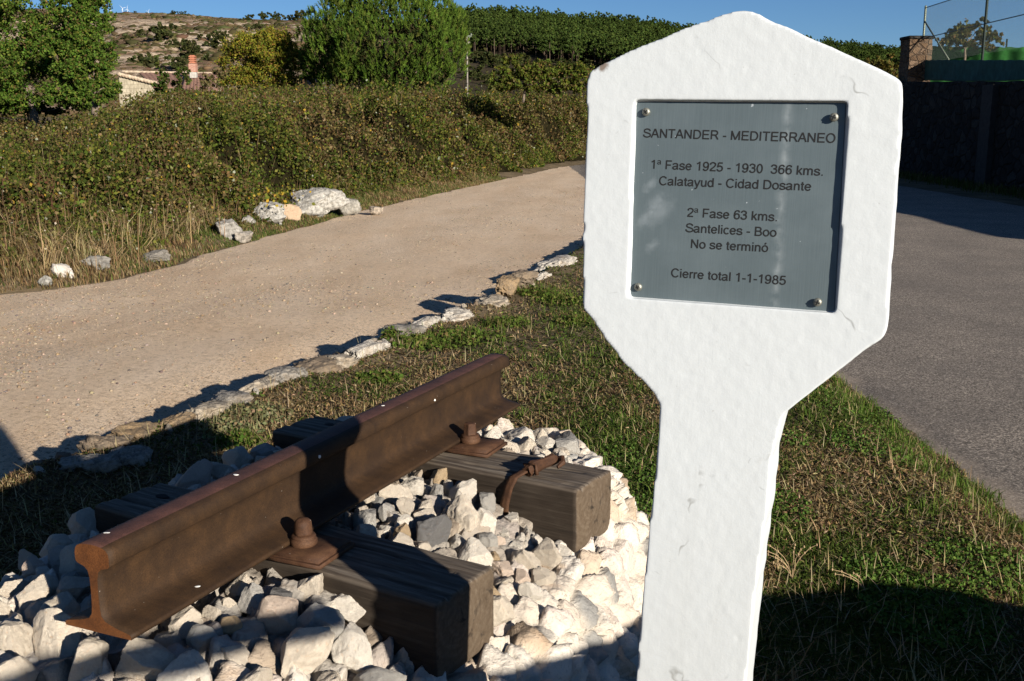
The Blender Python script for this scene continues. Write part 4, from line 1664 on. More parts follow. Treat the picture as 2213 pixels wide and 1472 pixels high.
def build_edge_stones():
    white, grey, ochre, brown, cream = (.54, .485, .41), (.30, .27, .23), (.30, .205, .115), (.22, .165, .115), (.40, .335, .255)
    rows = [(190, 995, 90, 42, brown, 'rough brown kerb stone at the sunlit left end of the kerb'),
            (262, 975, 96, 44, ochre, 'ochre lichened kerb stone second along the sunlit kerb'),
            (322, 950, 80, 42, ochre, 'rusty ochre kerb stone against the dark road shadow'),
            (385, 928, 96, 44, cream, 'smooth cream kerb stone at the corner of the long shadow'),
            (470, 898, 90, 40, grey, 'dusty grey flat kerb stone beside pale low weeds'),
            (545, 872, 100, 40, cream, 'pale crumbly kerb stone with chalky patches above the left weeds'),
            (618, 846, 84, 36, grey, 'grey kerb stone wedged before the long ochre slab'),
            (690, 824, 110, 38, brown, 'long brownish slab of the kerb above the shaded sleeper stub'),
            (790, 792, 120, 48, white, 'white flat kerb stone with sharp raised corner'),
            (740, 806, 60, 26, cream, 'small chalky kerb stone left of the sharp white one'),
            (872, 742, 70, 24, grey, 'low grey kerb stone half sunk where the kerb gaps'),
            (915, 728, 100, 32, white, 'long white kerb stone above the rail middle'),
            (985, 708, 84, 30, white, 'white rugged kerb stone next to bright green weeds'),
            (1060, 682, 90, 34, cream, 'cream kerb stone above the far rail end'),
            (1092, 656, 60, 24, ochre, 'small yellow lichened kerb stone near the far gap'),
            (1130, 640, 56, 22, brown, 'small dark brown kerb stone among leafy weeds'),
            (1205, 592, 120, 30, white, 'largest flat white slab at the far end of the kerb'),
            (1172, 612, 56, 16, white, 'thin white slab lying in front of the largest far slab'),
            (1140, 628, 50, 14, cream, 'thin cream chip of the kerb by the far weeds'),
            (205, 1040, 80, 30, grey, 'shaded grey stone below the lit kerb, farther left'),
            (275, 1022, 76, 26, grey, 'shaded stone below the lit kerb, farther right'),
            (90, 1050, 80, 30, brown, 'shaded brown stone at the collapsed end of the kerb'),
            (120, 1100, 60, 26, grey, 'small shaded stone in front of the collapsed kerb')]
    kd_ = np.array([math.sin(R(23)), math.cos(R(23)), 0])
    kl_ = np.array([kd_[1], -kd_[0], 0])
    for i, (x, y, w_, h_, t, lab) in enumerate(rows):
        zb = ZP if x > 160 else ZP - .08
        c = onz(x, y - h_ * .5, zb)
        if x > 180 and not (y > 1005):
            c[0] = max(c[0], kerb_x(c[1]) + .055)
        Z = c[1] * CP - c[2] * SP
        L_ = max(w_ * Z / FPX * 1.45, .12)
        V, F = rock_v(5, 300 + i, 22, .24, 4.6, .55, .9)
        V = V / (V.max(0) - V.min(0)) * np.array([.24 + .07 * math.sin(i * 2.1), L_ * 1.12, .21])
        V[:, 2] = np.where(V[:, 2] > .045, .045 + (V[:, 2] - .045) * .45, V[:, 2])
        V = V[:, :1] * kl_ + V[:, 1:2] * kd_ + V[:, 2:3] * np.array([0, 0, 1.0])
        o = link('kerb_stone', mesh_np('kerb_stone', V, F, M['kerb'], smoothf=True), None, c + np.array([0, 0, (.012 if w_ > 60 else .006) + (.10 if x in (1092, 1130) else 0)]))
        o.color = (*t, 1)
        tag(o, lab, 'stone', 'old stones edging the grass plot')
    rng = np.random.default_rng(5)
    items = []
    for i in range(46):
        y = 3.6 + 5.8 * rng.random() ** 1.3
        x = kerb_x(y) + rng.normal(.03, .07)
        z = float(gz(x + .0, y))
        s_ = rng.uniform(.03, .075)
        me = ROCKS[rng.integers(len(ROCKS))]
        o = link('kerb_chip', me, None, (x, y, z + s_ * .1))
        o.scale = (s_ * 1.2, s_, s_ * .8)
        o.rotation_euler = tuple(rng.uniform(0, 6, 3))
        tone, col = [('pale', cream), ('grey', grey), ('brown', brown), ('white', white)][rng.integers(4)]
        o.color = (*(np.array(col) * rng.uniform(.8, 1.1)), 1)
        tag(o, None, 'stone', 'small stone chips along the kerb')
        q = project(np.array([x, y, z]))
        if q[0] > 1250:
            bpy.data.objects.remove(o)
            continue
        items.append((o, tone, 'along the kerb ' + ('by the long shadow' if q[0] < 430 else ('above the sleeper stubs' if q[0] < 720 else ('above the far half of the rail' if q[0] < 1000 else 'near the far white slab'))), float(q[0])))
    label_ranked(items, 'stone chip')
    rows = [(690, 470, 138, 62, (.44, .41, .36), 'largest white pitted boulder beside the dirt track'),
            (752, 462, 60, 34, (.36, .33, .28), 'low grey boulder tailing off right of the largest one'),
            (620, 482, 66, 40, (.42, .30, .20), 'smooth tan wedge-shaped rock leaning left of the largest boulder'),
            (580, 492, 78, 54, (.42, .39, .34), 'white jagged boulder with a dark lichen patch'),
            (537, 500, 34, 34, (.40, .37, .33), 'small upright pale rock left of the jagged boulder'),
            (496, 520, 58, 46, (.36, .33, .29), 'grey white knobbly rock at the left of the boulder row'),
            (528, 522, 40, 22, (.40, .35, .29), 'low pale rock in front of the knobbly one'),
            (137, 607, 48, 38, (.52, .47, .41), 'bright white rock standing by the track at far left'),
            (97, 620, 32, 24, (.36, .34, .30), 'small grey rock just left of the bright white one'),
            (205, 590, 70, 36, (.25, .23, .20), 'dark grey flat rock topped with white, sunk in grass'),
            (338, 566, 64, 24, (.28, .25, .21), 'flat grey rock half hidden by roadside grass'),
            (815, 462, 34, 16, (.42, .34, .26), 'tiny pale rock on the track edge beyond the boulders')]
    for i, (x, y, w_, h_, t, lab) in enumerate(rows):
        o = placed_rock('roadside_rock', x, y, w_, h_, ZR + .04, 400 + i, t, M['stone'] if i in (2, 7) else M['boulder'], 5 if w_ > 60 else 4, .8, 0, 11, .20, 2.6)
        tag(o, lab, 'rock', 'rocks along the left edge of the track')


build_edge_stones()


# ------------------------------------------------------------------ gravel, grass, weeds
def ground_pts(n, rng, pxr, pyr, z):
    """points spread evenly over the ground in front of the viewer, thinning with distance"""
    x = rng.uniform(pxr[0], pxr[1], n)
    y = rng.uniform(pyr[0], pyr[1], n)
    a = (x - CXP) / FPX
    b = (CYP - y) / FPX
    D = np.stack([a, CP + b * SP, -SP + b * CP], 1)
    return D * (z / D[:, 2:3])


def build_gravel():
    rng = np.random.default_rng(31)
    P = ground_pts(62000, rng, (-150, 1400), (372, 1075), ZR)
    x, y = P[:, 0], P[:, 1]
    k = (left_x(y) + .05 < x) & (x < kerb_x(y) - .02) & (y < 28)
    P = P[k]
    pat = fbm(xyz(P[:, 0] * 1.3, P[:, 1] * .5), 4, 71)
    edge = np.minimum(P[:, 0] - left_x(P[:, 1]), kerb_x(P[:, 1]) - P[:, 0])
    keep = rng.random(len(P)) < np.clip(.35 + pat * 1.4, .08, 1) * np.where(edge < .3, 1.0, .8)
    P = P[keep]
    n = len(P)
    V0, F0 = ICO[1]
    s = rng.lognormal(-5.15, .42, n) * (1 + .04 * P[:, 1])
    s = np.clip(s * .8, .002, .013)
    sc_ = rng.uniform(.6, 1.4, (n, 3)) * [1, 1, .7]
    ang = rng.uniform(0, 6.28, n)
    ca, sa = np.cos(ang), np.sin(ang)
    L = V0[None] * sc_[:, None] * s[:, None, None] * rng.uniform(.75, 1.25, (n, len(V0), 1))
    X = L[..., 0] * ca[:, None] - L[..., 1] * sa[:, None]
    Y = L[..., 0] * sa[:, None] + L[..., 1] * ca[:, None]
    zz = ZR + .02 * fbm(xyz(P[:, 0] * .9, P[:, 1] * .9), 3, 5) * smooth(0, 1, np.abs(P[:, 0])) + .010 + road_dip(P[:, 0], P[:, 1])
    V = np.stack([X + P[:, 0:1], Y + P[:, 1:2], L[..., 2] + zz[:, None] + s[:, None] * .15], -1)
    col = palette(rng, n, [(.30, .22, .145), (.34, .26, .18), (.24, .165, .10), (.13, .105, .09), (.32, .265, .21), (.20, .175, .155)], [.32, .18, .22, .15, .04, .09])
    F = (F0[None] + (np.arange(n) * len(V0))[:, None, None]).reshape(-1, 3)
    mg = NT('pebble')
    mg.bsdf(mg.attr(), .9, 0, None, .1)
    stuff('gravel', [(V.reshape(-1, 3), F, np.repeat(col, len(V0), 0))], mg.m, 'loose tan gravel and pebbles scattered over the dirt track', 'gravel')


build_gravel()


def plot_mask(x, y, rng):
    k = x - kerb_x(y)
    jag = .10 * fbm(xyz(y * 3.1, 1.7), 3, 91)
    return (k > -.02) & (x < XA + .06 + jag) & (y < 17.5) & (mound_r(x, y) > 1.10 + 0 * x)


def build_grass():
    rng = np.random.default_rng(41)
    parts = []
    P = ground_pts(560000, rng, (-200, 2420), (525, 1600), ZP - .02)
    m = plot_mask(P[:, 0], P[:, 1], rng)
    P = P[m]
    dens = fbm(xyz(P[:, 0] * 1.9, P[:, 1] * 1.3), 4, 61)
    green = fbm(xyz(P[:, 0] * 2.6, P[:, 1] * 1.8), 4, 67) + .30 * smooth(-.2, 1.0, P[:, 0] - .15)
    k = P[:, 0] - kerb_x(P[:, 1])
    bare = smooth(.9, .2, k) * .55
    keep = rng.random(len(P)) < np.clip(.80 + dens * 1.4 - bare, .12, 1)
    P, green = P[keep], green[keep]
    n = len(P)
    P[:, 2] = gz(P[:, 0], P[:, 1]) - .004
    isg = rng.random(n) < np.clip(.46 + green * 1.6, .08, .90)
    cg = palette(rng, n, [(.062, .092, .020), (.098, .128, .028), (.042, .066, .016), (.15, .155, .045)], [.4, .3, .2, .1], .25)
    cdry = palette(rng, n, [(.30, .205, .10), (.21, .14, .068), (.40, .30, .165), (.13, .088, .046)], [.38, .32, .12, .18], .25)
    c = np.where(isg[:, None], cg, cdry)
    dist = np.hypot(P[:, 0], P[:, 1])
    L = np.where(isg, .026, .024) * (1 + .045 * dist)
    wd = .0026 * (1 + .13 * dist)
    parts.append(blades(P, L, wd, c, rng, 1.5, None, .5))
    # taller tufts along the asphalt edge and the post foot
    B = []
    C = []
    for _ in range(420):
        if rng.random() < .6:
            ty = rng.uniform(2.5, 12)
            tx = XA - abs(rng.normal(0, .16)) + .05
        else:
            tx, ty = rng.uniform(-.2, 1.9), rng.uniform(2.4, 8.0)
        if mound_r(tx, ty) < 1.16 or tx < kerb_x(ty):
            continue
        m_ = rng.integers(18, 55)
        B.append(np.stack([tx + rng.normal(0, .028, m_), ty + rng.normal(0, .028, m_), np.zeros(m_)], 1))
        C.append(palette(rng, m_, [(.075, .125, .022), (.12, .17, .032), (.30, .24, .12)], [.5, .3, .25], .2))
    B = np.concatenate(B)
    C = np.concatenate(C)
    B[:, 2] = gz(B[:, 0], B[:, 1]) - .004
    parts.append(blades(B, .070, .0040, C, rng, 1.1, None, .6))
    # low clover-like leaves
    Pc = ground_pts(60000, rng, (1300, 2300), (820, 1560), ZP - .05)
    mk = plot_mask(Pc[:, 0], Pc[:, 1], rng) & (fbm(xyz(Pc[:, 0] * 2.3, Pc[:, 1] * 2.3), 3, 51) > .03)
    Pc = Pc[mk]
    Pc[:, 2] = gz(Pc[:, 0], Pc[:, 1]) + rng.uniform(.004, .03, len(Pc))
    parts.append(leaf_cards(Pc, .013, palette(rng, len(Pc), [(.07, .125, .025), (.11, .17, .035)], [.6, .4], .2), rng, 1.2, .8))
    # matted litter lying flat between the blades
    Pm = ground_pts(260000, rng, (-200, 2420), (540, 1560), ZP - .02)
    Pm = Pm[plot_mask(Pm[:, 0], Pm[:, 1], rng)]
    Pm[:, 2] = gz(Pm[:, 0], Pm[:, 1]) + rng.uniform(.001, .012, len(Pm))
    gm = fbm(xyz(Pm[:, 0] * 2.6, Pm[:, 1] * 1.8), 4, 67)
    cm = np.where((rng.random(len(Pm)) < np.clip(.42 + gm * 1.4 + .22 * smooth(-.2, 1.0, Pm[:, 0] - .15), .05, .92))[:, None], palette(rng, len(Pm), [(.065, .095, .020), (.10, .13, .028), (.045, .065, .016)], [.4, .3, .3], .25), palette(rng, len(Pm), [(.26, .18, .09), (.17, .115, .058), (.36, .27, .15), (.10, .068, .038)], [.32, .3, .14, .24], .25))
    parts.append(leaf_cards(Pm, .019 * (1 + .10 * np.hypot(Pm[:, 0], Pm[:, 1])), cm, rng, 1.6, .22))
    # dry straw lying about
    Ps = ground_pts(9000, rng, (-100, 2300), (560, 1560), ZP - .02)
    Ps = Ps[plot_mask(Ps[:, 0], Ps[:, 1], rng)]
    Ps[:, 2] = gz(Ps[:, 0], Ps[:, 1]) + .006
    parts.append(blades(Ps, .075, .0032, palette(rng, len(Ps), [(.46, .36, .20), (.36, .27, .15)], [.5, .5], .2), rng, 2.6, None, .1))
    stuff('grass', parts, M['grass'], 'short patchy green and straw coloured grass on the plot around the mound', 'grass')


build_grass()


def build_weeds():
    rng = np.random.default_rng(47)
    specs = [(905, 745, 120, 34, 'bright'), (1000, 735, 150, 40, 'bright'), (1090, 702, 90, 40, 'bright'), (1165, 640, 90, 46, 'bright'), (1215, 655, 110, 46, 'bright'), (500, 935, 110, 50, 'pale'), (560, 900, 110, 40, 'pale'), (520, 960, 90, 50, 'bright'), (820, 820, 80, 30, 'bright'), (1240, 700, 60, 40, 'bright'), (845, 728, 30, 34, 'bright')]
    names = {0: 'low bright weed clump beside the white kerb stones, leftmost of the bright row', 1: 'broad bright weed clump behind the rugged white kerb stone', 2: 'bright leafy weed clump above the far rail end', 3: 'bright trailing weed nearest the far white slab', 4: 'ragged weed clump touching the marker post edge, below the far slab',
             5: 'pale greyish low weed mat beside the dusty kerb stone', 6: 'pale greyish low weed mat above the sleeper stub', 7: 'green grass tuft left of the far sleeper stub', 8: 'small dark green tuft in the bare patch above the rail', 9: 'weed clump just left of the marker head corner', 10: 'tiny upright weed in the gap of the kerb'}
    for i, (px, py, w_, h_, kind) in enumerate(specs):
        z = ZP
        for _ in range(3):
            c = onz(px, py, z)
            z = float(gz(c[0], c[1]))
        Z = c[1] * CP - c[2] * SP
        ww, hh = w_ * Z / FPX, h_ * Z / FPX
        n = int(520 * max(.4, w_ / 100))
        q = np.clip(rng.normal(0, .30, (n, 2)), -.6, .6)
        C = np.stack([q[:, 0] * ww, q[:, 1] * ww * .9, np.abs(rng.normal(0, .22, n)) * hh * np.exp(-(q ** 2).sum(1) * 2)], 1)
        gx = gz(C[:, 0] + c[0], C[:, 1] + c[1]) - c[2]
        C[:, 2] += gx + .006
        cols = [(.070, .110, .020), (.115, .155, .03), (.16, .13, .05)] if kind == 'bright' else [(.15, .16, .07), (.21, .20, .10), (.26, .19, .10)]
        p1 = leaf_cards(C, .026 if kind == 'bright' else .021, palette(rng, n, cols, [.4, .35, .25], .2), rng, .9, .6)
        nb = n // 3
        p2 = blades(C[:nb] * [1, 1, 0] + np.stack([0 * gx[:nb], 0 * gx[:nb], gx[:nb]], 1), hh * .6, .004, palette(rng, nb, cols, [.4, .35, .25], .2), rng, .6)
        V, F, Cc = join_parts([p1, p2])
        o = link('weed', mesh_np('weed', V, F, M['leaf'], Cc), None, c)
        tag(o, names[i], 'weed', 'weeds along the kerb')
    # dry stem on the mound face and the dry stalks by the post foot
    b = along(.74, .52, -1.0)
    b = onz(1385, 1250, -1.22)
    bm = bmesh.new()
    rr = np.random.default_rng(3)
    for s in range(3):
        pts = []
        for t in np.linspace(0, 1, 12):
            p = onz(1388 - 76 * t + 5 * s + 3 * math.sin(9 * t + s), 1250 - 165 * t + 6 * s, -1.20 + .16 * t) - b + np.array([0, -.012 + .004 * s, .012])
            pts.append(p)
        bm_tube(bm, pts, .0011, 4)
        for t in range(1, 12):
            for q in range(2):
                p = Vector(pts[t]) + Vector(rr.normal(0, .005, 3))
                bmesh.ops.create_icosphere(bm, subdivisions=1, radius=rr.uniform(.0018, .0036), matrix=Matrix.Translation(p) @ Matrix.Diagonal((1, 1, 1.6, 1)))
    o = link('dry_weed', from_bm('dry_stem', bm, M['twig']), None, b)
    tag(o, 'thin dry seed stem lying on the pale mound face beside the post', 'dry weed')
    for j, (px, py, lab) in enumerate([(1712, 1250, 'dry branching grass stalks rising from the shadow edge right of the post'), (1870, 1260, 'single arching dry stalk at the edge of the lower right shadow')]):
        b = onz(px, py, ZP - .05)
        b[2] = float(gz(b[0], b[1]))
        bm = bmesh.new()
        for s in range(7 if j == 0 else 3):
            a = rr.uniform(-1, 1)
            h = rr.uniform(.10, .22)
            pts = [Vector((a * .02 * t + a * .10 * t * t, rr.normal(0, .004), h * (t - .35 * t * t))) for t in np.linspace(0, 1, 7)]
            bm_tube(bm, pts, [.0013] * 6 + [.0006], 4)
            for t in (4, 5, 6):
                bmesh.ops.create_icosphere(bm, subdivisions=1, radius=.003, matrix=Matrix.Translation(pts[t]) @ Matrix.Diagonal((1, 1, 1.8, 1)))
        o = link('dry_stalk', from_bm('dry_stalk', bm, M['twig']), None, b)
        tag(o, lab, 'dry stalk')


build_weeds()


# ------------------------------------------------------------------ bramble thicket and dry verge
def build_thicket():
    rng = np.random.default_rng(51)
    # evenly over the picture: for random pixels find where the ray first meets the canopy
    N = 640000
    Yq = 7.6 + (54 - 7.6) * rng.random(N) ** 1.7
    lx = left_x(Yq)
    span = np.clip((-.50 * Yq - 1.2), -24, None)
    d = np.where(rng.random(N) < .5, rng.exponential(1.5, N) + .3, rng.random(N) * (lx - span))
    X = lx - d
    k = (X > span)
    X, Y, d = X[k], Yq[k], d[k]
    lump = 1 - np.abs(fbm(xyz(X * .62, Y * .62), 3, 81)) * 2.6
    lump2 = fbm(xyz(X * 2.4, Y * 2.4), 3, 83)
    g = gz(X, Y)

    def canopy(X, Y, d, lump, lump2):
        left = smooth(-.28, -.42, X / Y)
        H = thicket_h(d, Y) * .23 + .22 * smooth(.4, 1.6, d) + (.55 * lump + .42 * lump2) * smooth(.3, 1.6, d) * (1 + .016 * Y)
        H = H * (1 - .35 * left)
        # the crest of the thicket sinks to the left, where the fields open
        col_ = CXP + FPX * X / (Y * CP + .1)
        crest = elev(np.interp(col_, [0, 150, 260, 330, 480, 640, 800, 1000, 1100, 1300], [268, 258, 232, 220, 214, 206, 196, 189, 186, 194])) * Y * CP
        lim = crest + (.20 * lump + .22 * lump2) * (1 + .012 * Y) - gz(X, Y)
        return np.maximum(np.minimum(H, lim), .04)
    H = canopy(X, Y, d, lump, lump2)
    depth = 1 - rng.random(len(X)) ** 1.6 * .8
    Z = g + H * depth
    keep = (d > .55 + .5 * fbm(xyz(X * 1.1, Y * 1.1), 3, 85)) & (rng.random(len(X)) < np.clip(.85 + 1.0 * lump2, .3, 1))
    X, Y, Z, d, H, depth = X[keep], Y[keep], Z[keep], d[keep], H[keep], depth[keep]
    n = len(X)
    P = np.stack([X, Y, Z], 1) + rng.normal(0, .03, (n, 3))
    tone = fbm(P * .55, 3, 87)
    wts = rng.random(n)
    cg = palette(rng, n, [(.058, .076, .015), (.100, .114, .020), (.036, .050, .011), (.150, .140, .032)], [.36, .30, .20, .14], .3)
    cb = palette(rng, n, [(.100, .074, .030), (.140, .100, .040), (.19, .145, .066), (.080, .044, .020)], [.4, .28, .18, .14], .3)
    pb = np.clip(.25 + tone * 1.1 + .10 * smooth(13, 31, Y), .05, .8)
    c = np.where((wts < pb)[:, None], cb, cg)
    bright = rng.random(n)
    c = np.where((bright > .990)[:, None], np.array([.36, .23, .035]), c)
    c = np.where((bright < .007)[:, None], np.array([.32, .33, .24]), c)
    size = .030 * (1 + .042 * Y) * rng.uniform(.6, 1.4, n)
    parts = [leaf_cards(P, size, c, rng, .25, .7, np.array([0, -.2, .45]), .3)]
    # the tangle inside: a rough dark body, its colour painting the shade between leaves
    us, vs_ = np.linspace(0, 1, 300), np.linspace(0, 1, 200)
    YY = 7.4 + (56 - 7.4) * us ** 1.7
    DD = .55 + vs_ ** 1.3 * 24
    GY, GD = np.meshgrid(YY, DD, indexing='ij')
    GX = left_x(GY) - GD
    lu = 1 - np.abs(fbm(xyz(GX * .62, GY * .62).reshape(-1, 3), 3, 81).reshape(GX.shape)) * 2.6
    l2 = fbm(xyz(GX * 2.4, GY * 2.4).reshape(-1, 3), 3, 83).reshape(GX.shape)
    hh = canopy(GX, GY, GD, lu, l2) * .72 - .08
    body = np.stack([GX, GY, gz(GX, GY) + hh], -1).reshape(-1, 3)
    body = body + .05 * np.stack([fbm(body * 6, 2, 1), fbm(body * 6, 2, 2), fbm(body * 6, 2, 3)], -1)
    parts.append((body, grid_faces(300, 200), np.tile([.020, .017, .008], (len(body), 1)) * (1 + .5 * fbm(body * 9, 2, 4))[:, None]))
    # arching bare canes among the leaves
    nb = 16000
    i = rng.integers(0, n, nb)
    Pc = P[i] - np.array([0, 0, .16])
    parts.append(blades(Pc, .46, .008, palette(rng, nb, [(.16, .10, .05), (.24, .17, .09), (.11, .06, .035)], [.4, .35, .25], .2), rng, .8, None, .6))
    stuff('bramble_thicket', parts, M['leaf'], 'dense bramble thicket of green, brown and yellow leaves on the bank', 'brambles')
    # dry grass verge in front, pulled left and tall at the left
    n = 62000
    Yv = 7.4 + 24 * rng.random(n) ** 1.6
    dv = np.abs(rng.normal(.30, .50, n))
    tall = smooth(-.18, -.34, (left_x(Yv) - dv) / Yv)
    dv = np.where(rng.random(n) < tall * .6, rng.uniform(0, 2.9, n), dv)
    Xv = left_x(Yv) - dv + .10 * fbm(xyz(Yv * 3, 2.2), 3, 95)
    P = np.stack([Xv, Yv, gz(Xv, Yv) - .01], 1)
    tl = smooth(-.20, -.36, P[:, 0] / P[:, 1])
    patch = fbm(xyz(P[:, 0] * 1.2, P[:, 1] * 1.2), 3, 97)
    L = (.07 + .14 * smooth(.2, 1.0, dv) + .14 * tl * smooth(.3, 1.2, dv)) * (1 + .6 * patch)
    isd = rng.random(n) < np.clip(.50 + .15 * tl + patch * .9, .10, .92)
    cd_ = palette(rng, n, [(.27, .19, .092), (.19, .125, .06), (.12, .075, .038), (.36, .27, .15)], [.36, .3, .24, .1], .25)
    cg_ = palette(rng, n, [(.085, .115, .028), (.13, .15, .04), (.06, .085, .02)], [.45, .3, .25], .25)
    c = np.where(isd[:, None], cd_, cg_)
    parts = [blades(P, L, .0048 * (1 + .07 * P[:, 1]), c, rng, .40, None, .55, (-.10, 0, 0))]
    nc = 900
    Yc = rng.uniform(9.2, 15.5, nc)
    Xc = rng.normal(-.35, .075, nc) * Yc
    dc = left_x(Yc) - Xc
    kk = (dc > .55) & (dc < 4.2) & (rng.random(nc) < np.clip(.45 + 1.8 * fbm(xyz(Xc * .9, Yc * .9), 3, 99), 0, 1))
    Xc, Yc = Xc[kk], Yc[kk]
    for tuft in range(len(Xc)):
        m_ = rng.integers(10, 34)
        Pt = np.stack([Xc[tuft] + rng.normal(0, .06, m_), Yc[tuft] + rng.normal(0, .06, m_), np.zeros(m_)], 1)
        Pt[:, 2] = gz(Pt[:, 0], Pt[:, 1]) + .02
        a_ = rng.normal(.12, .35)
        parts.append(blades(Pt, rng.uniform(.22, .50), .0070, palette(rng, m_, [(.40, .30, .155), (.32, .23, .115), (.48, .38, .21), (.22, .15, .075)], [.4, .3, .15, .15], .2), rng, .42, None, rng.uniform(.4, 1.0), (a_, rng.normal(0, .2), 0)))
    nq = 70
    Yq = rng.uniform(9.0, 15, nq)
    Xq = left_x(Yq) - rng.uniform(.2, 1.6, nq)
    Pq = np.stack([Xq, Yq, gz(Xq, Yq) + rng.uniform(.25, .55, nq)], 1)
    parts.append(leaf_cards(Pq, .026, palette(rng, nq, [(.40, .34, .25), (.30, .24, .15)], [.6, .4], .15), rng, .2, .9))
    stk = np.repeat(Pq, 2, 0) * [1, 1, 0]
    stk[:, 2] = gz(stk[:, 0], stk[:, 1])
    parts.append(blades(stk, .55, .007, palette(rng, len(stk), [(.36, .26, .14), (.26, .17, .09)], [.5, .5], .2), rng, .18, None, .3))
    ny = 110
    yl = np.array([onz(x_, y_, ZR + .50) for x_, y_ in zip(rng.normal(595, 26, ny), rng.normal(424, 8, ny))])
    parts.append(leaf_cards(yl + rng.normal(0, .05, (ny, 3)), .055, palette(rng, ny, [(.42, .27, .035), (.28, .22, .04), (.12, .13, .025)], [.4, .3, .3], .2), rng, .3, .8))
    stuff('verge_grass', parts, M['grass'], 'tall dry straw grass and weeds along the left edge of the track', 'dry grass')
    # pale seed heads on the verge


build_thicket()


# ------------------------------------------------------------------ trees and bushes
def crown(blobs, n, size, cols, wts, rng, aspect=.6, shell=.55, up=.2, jit=.25):
    """leaf cards through the outer part of a set of ellipsoids (centre, radii), clustered into sprays"""
    vol = np.array([b[1][0] * b[1][2] for b in blobs]) ** 1.0
    cnt = rng.multinomial(n, vol / vol.sum())
    Ps, Ns = [], []
    for (c, r), m in zip(blobs, cnt):
        c, r = np.array(c, float), np.array(r, float)
        # every mass is made of smaller clumps with air between them
        nk = int(np.clip(m / 70, 7, 26))
        u0 = unit(rng.normal(size=(nk, 3)))
        cc = c + u0 * r * rng.uniform(.45, 1.0, (nk, 1))
        cr = r * rng.uniform(.24, .46, (nk, 1))
        k0 = rng.integers(0, nk, m)
        ns = max(8, m // 16)
        ks = rng.integers(0, nk, ns)
        us = unit(rng.normal(size=(ns, 3)) + np.array([0, 0, .25]))
        sp = cc[ks] + us * cr[ks] * rng.uniform(shell, 1.05, (ns, 1))
        k = rng.integers(0, ns, m)
        Ps.append(sp[k] + rng.normal(0, 1, (m, 3)) * (r.mean() * .06))
        Ns.append(unit(us[k] + .5 * u0[ks[k]]))
    P = np.concatenate(Ps)
    Nn = np.concatenate(Ns)
    # no leaf inside another blob's core
    c = palette(rng, len(P), cols, wts, jit)
    tone = fbm(P * (2.2 / max(.3, np.mean([b[1][0] for b in blobs]))), 3, 7)[:, None]
    c = c * (1 + .35 * tone)
    return leaf_cards(P, size, c, rng, up, aspect, Nn, .35)


def limb(bm, a, b, r0, r1, rng, n=6, wob=.05):
    a, b = np.array(a, float), np.array(b, float)
    pts = [a + (b - a) * t + (rng.normal(0, wob, 3) * np.linalg.norm(b - a) if 0 < t < 1 else 0) for t in np.linspace(0, 1, n)]
    bm_tube(bm, pts, list(np.linspace(r0, r1, n)), 7)


def tree(name, label, cat, base, blobs, n, size, cols, wts, seed, trunk_r, group=None, aspect=.6, mat='leaf', shell=.55, trunkmat='bark', limbs=5, fork=.35):
    rng = np.random.default_rng(seed)
    base = np.array(base, float)
    root = empty(name, base, label, cat, group)
    bl = [(np.array(c) - base, r) for c, r in blobs]
    V, F, C = crown(bl, n, size, cols, wts, rng, aspect, shell)
    link('crown', mesh_np('crown', V, F, M[mat], C), root)
    bm = bmesh.new()
    cen = np.mean([b[0] for b in bl], 0)
    mid = np.array([0, 0, 0]) + (cen - 0) * fork
    mid[0] *= .4
    mid[1] *= .4
    limb(bm, (0, 0, -.3), mid, trunk_r, trunk_r * .75, rng, 6, .02)
    for k in range(min(limbs, len(bl))):
        limb(bm, mid, bl[k][0], trunk_r * .55, trunk_r * .12, rng, 6, .04)
    link('trunk', from_bm('trunk', bm, M[trunkmat], True), root)
    return root


def px_blobs(lst, Z):
    out = []
    for e in lst:
        x, y, rx, ry = e[:4]
        dz = e[4] if len(e) > 4 else 0
        c = wp(x, y, Z + dz)
        s = (Z + dz) / FPX
        out.append((c, (rx * s, (rx + ry) * .5 * s, ry * s)))
    return out


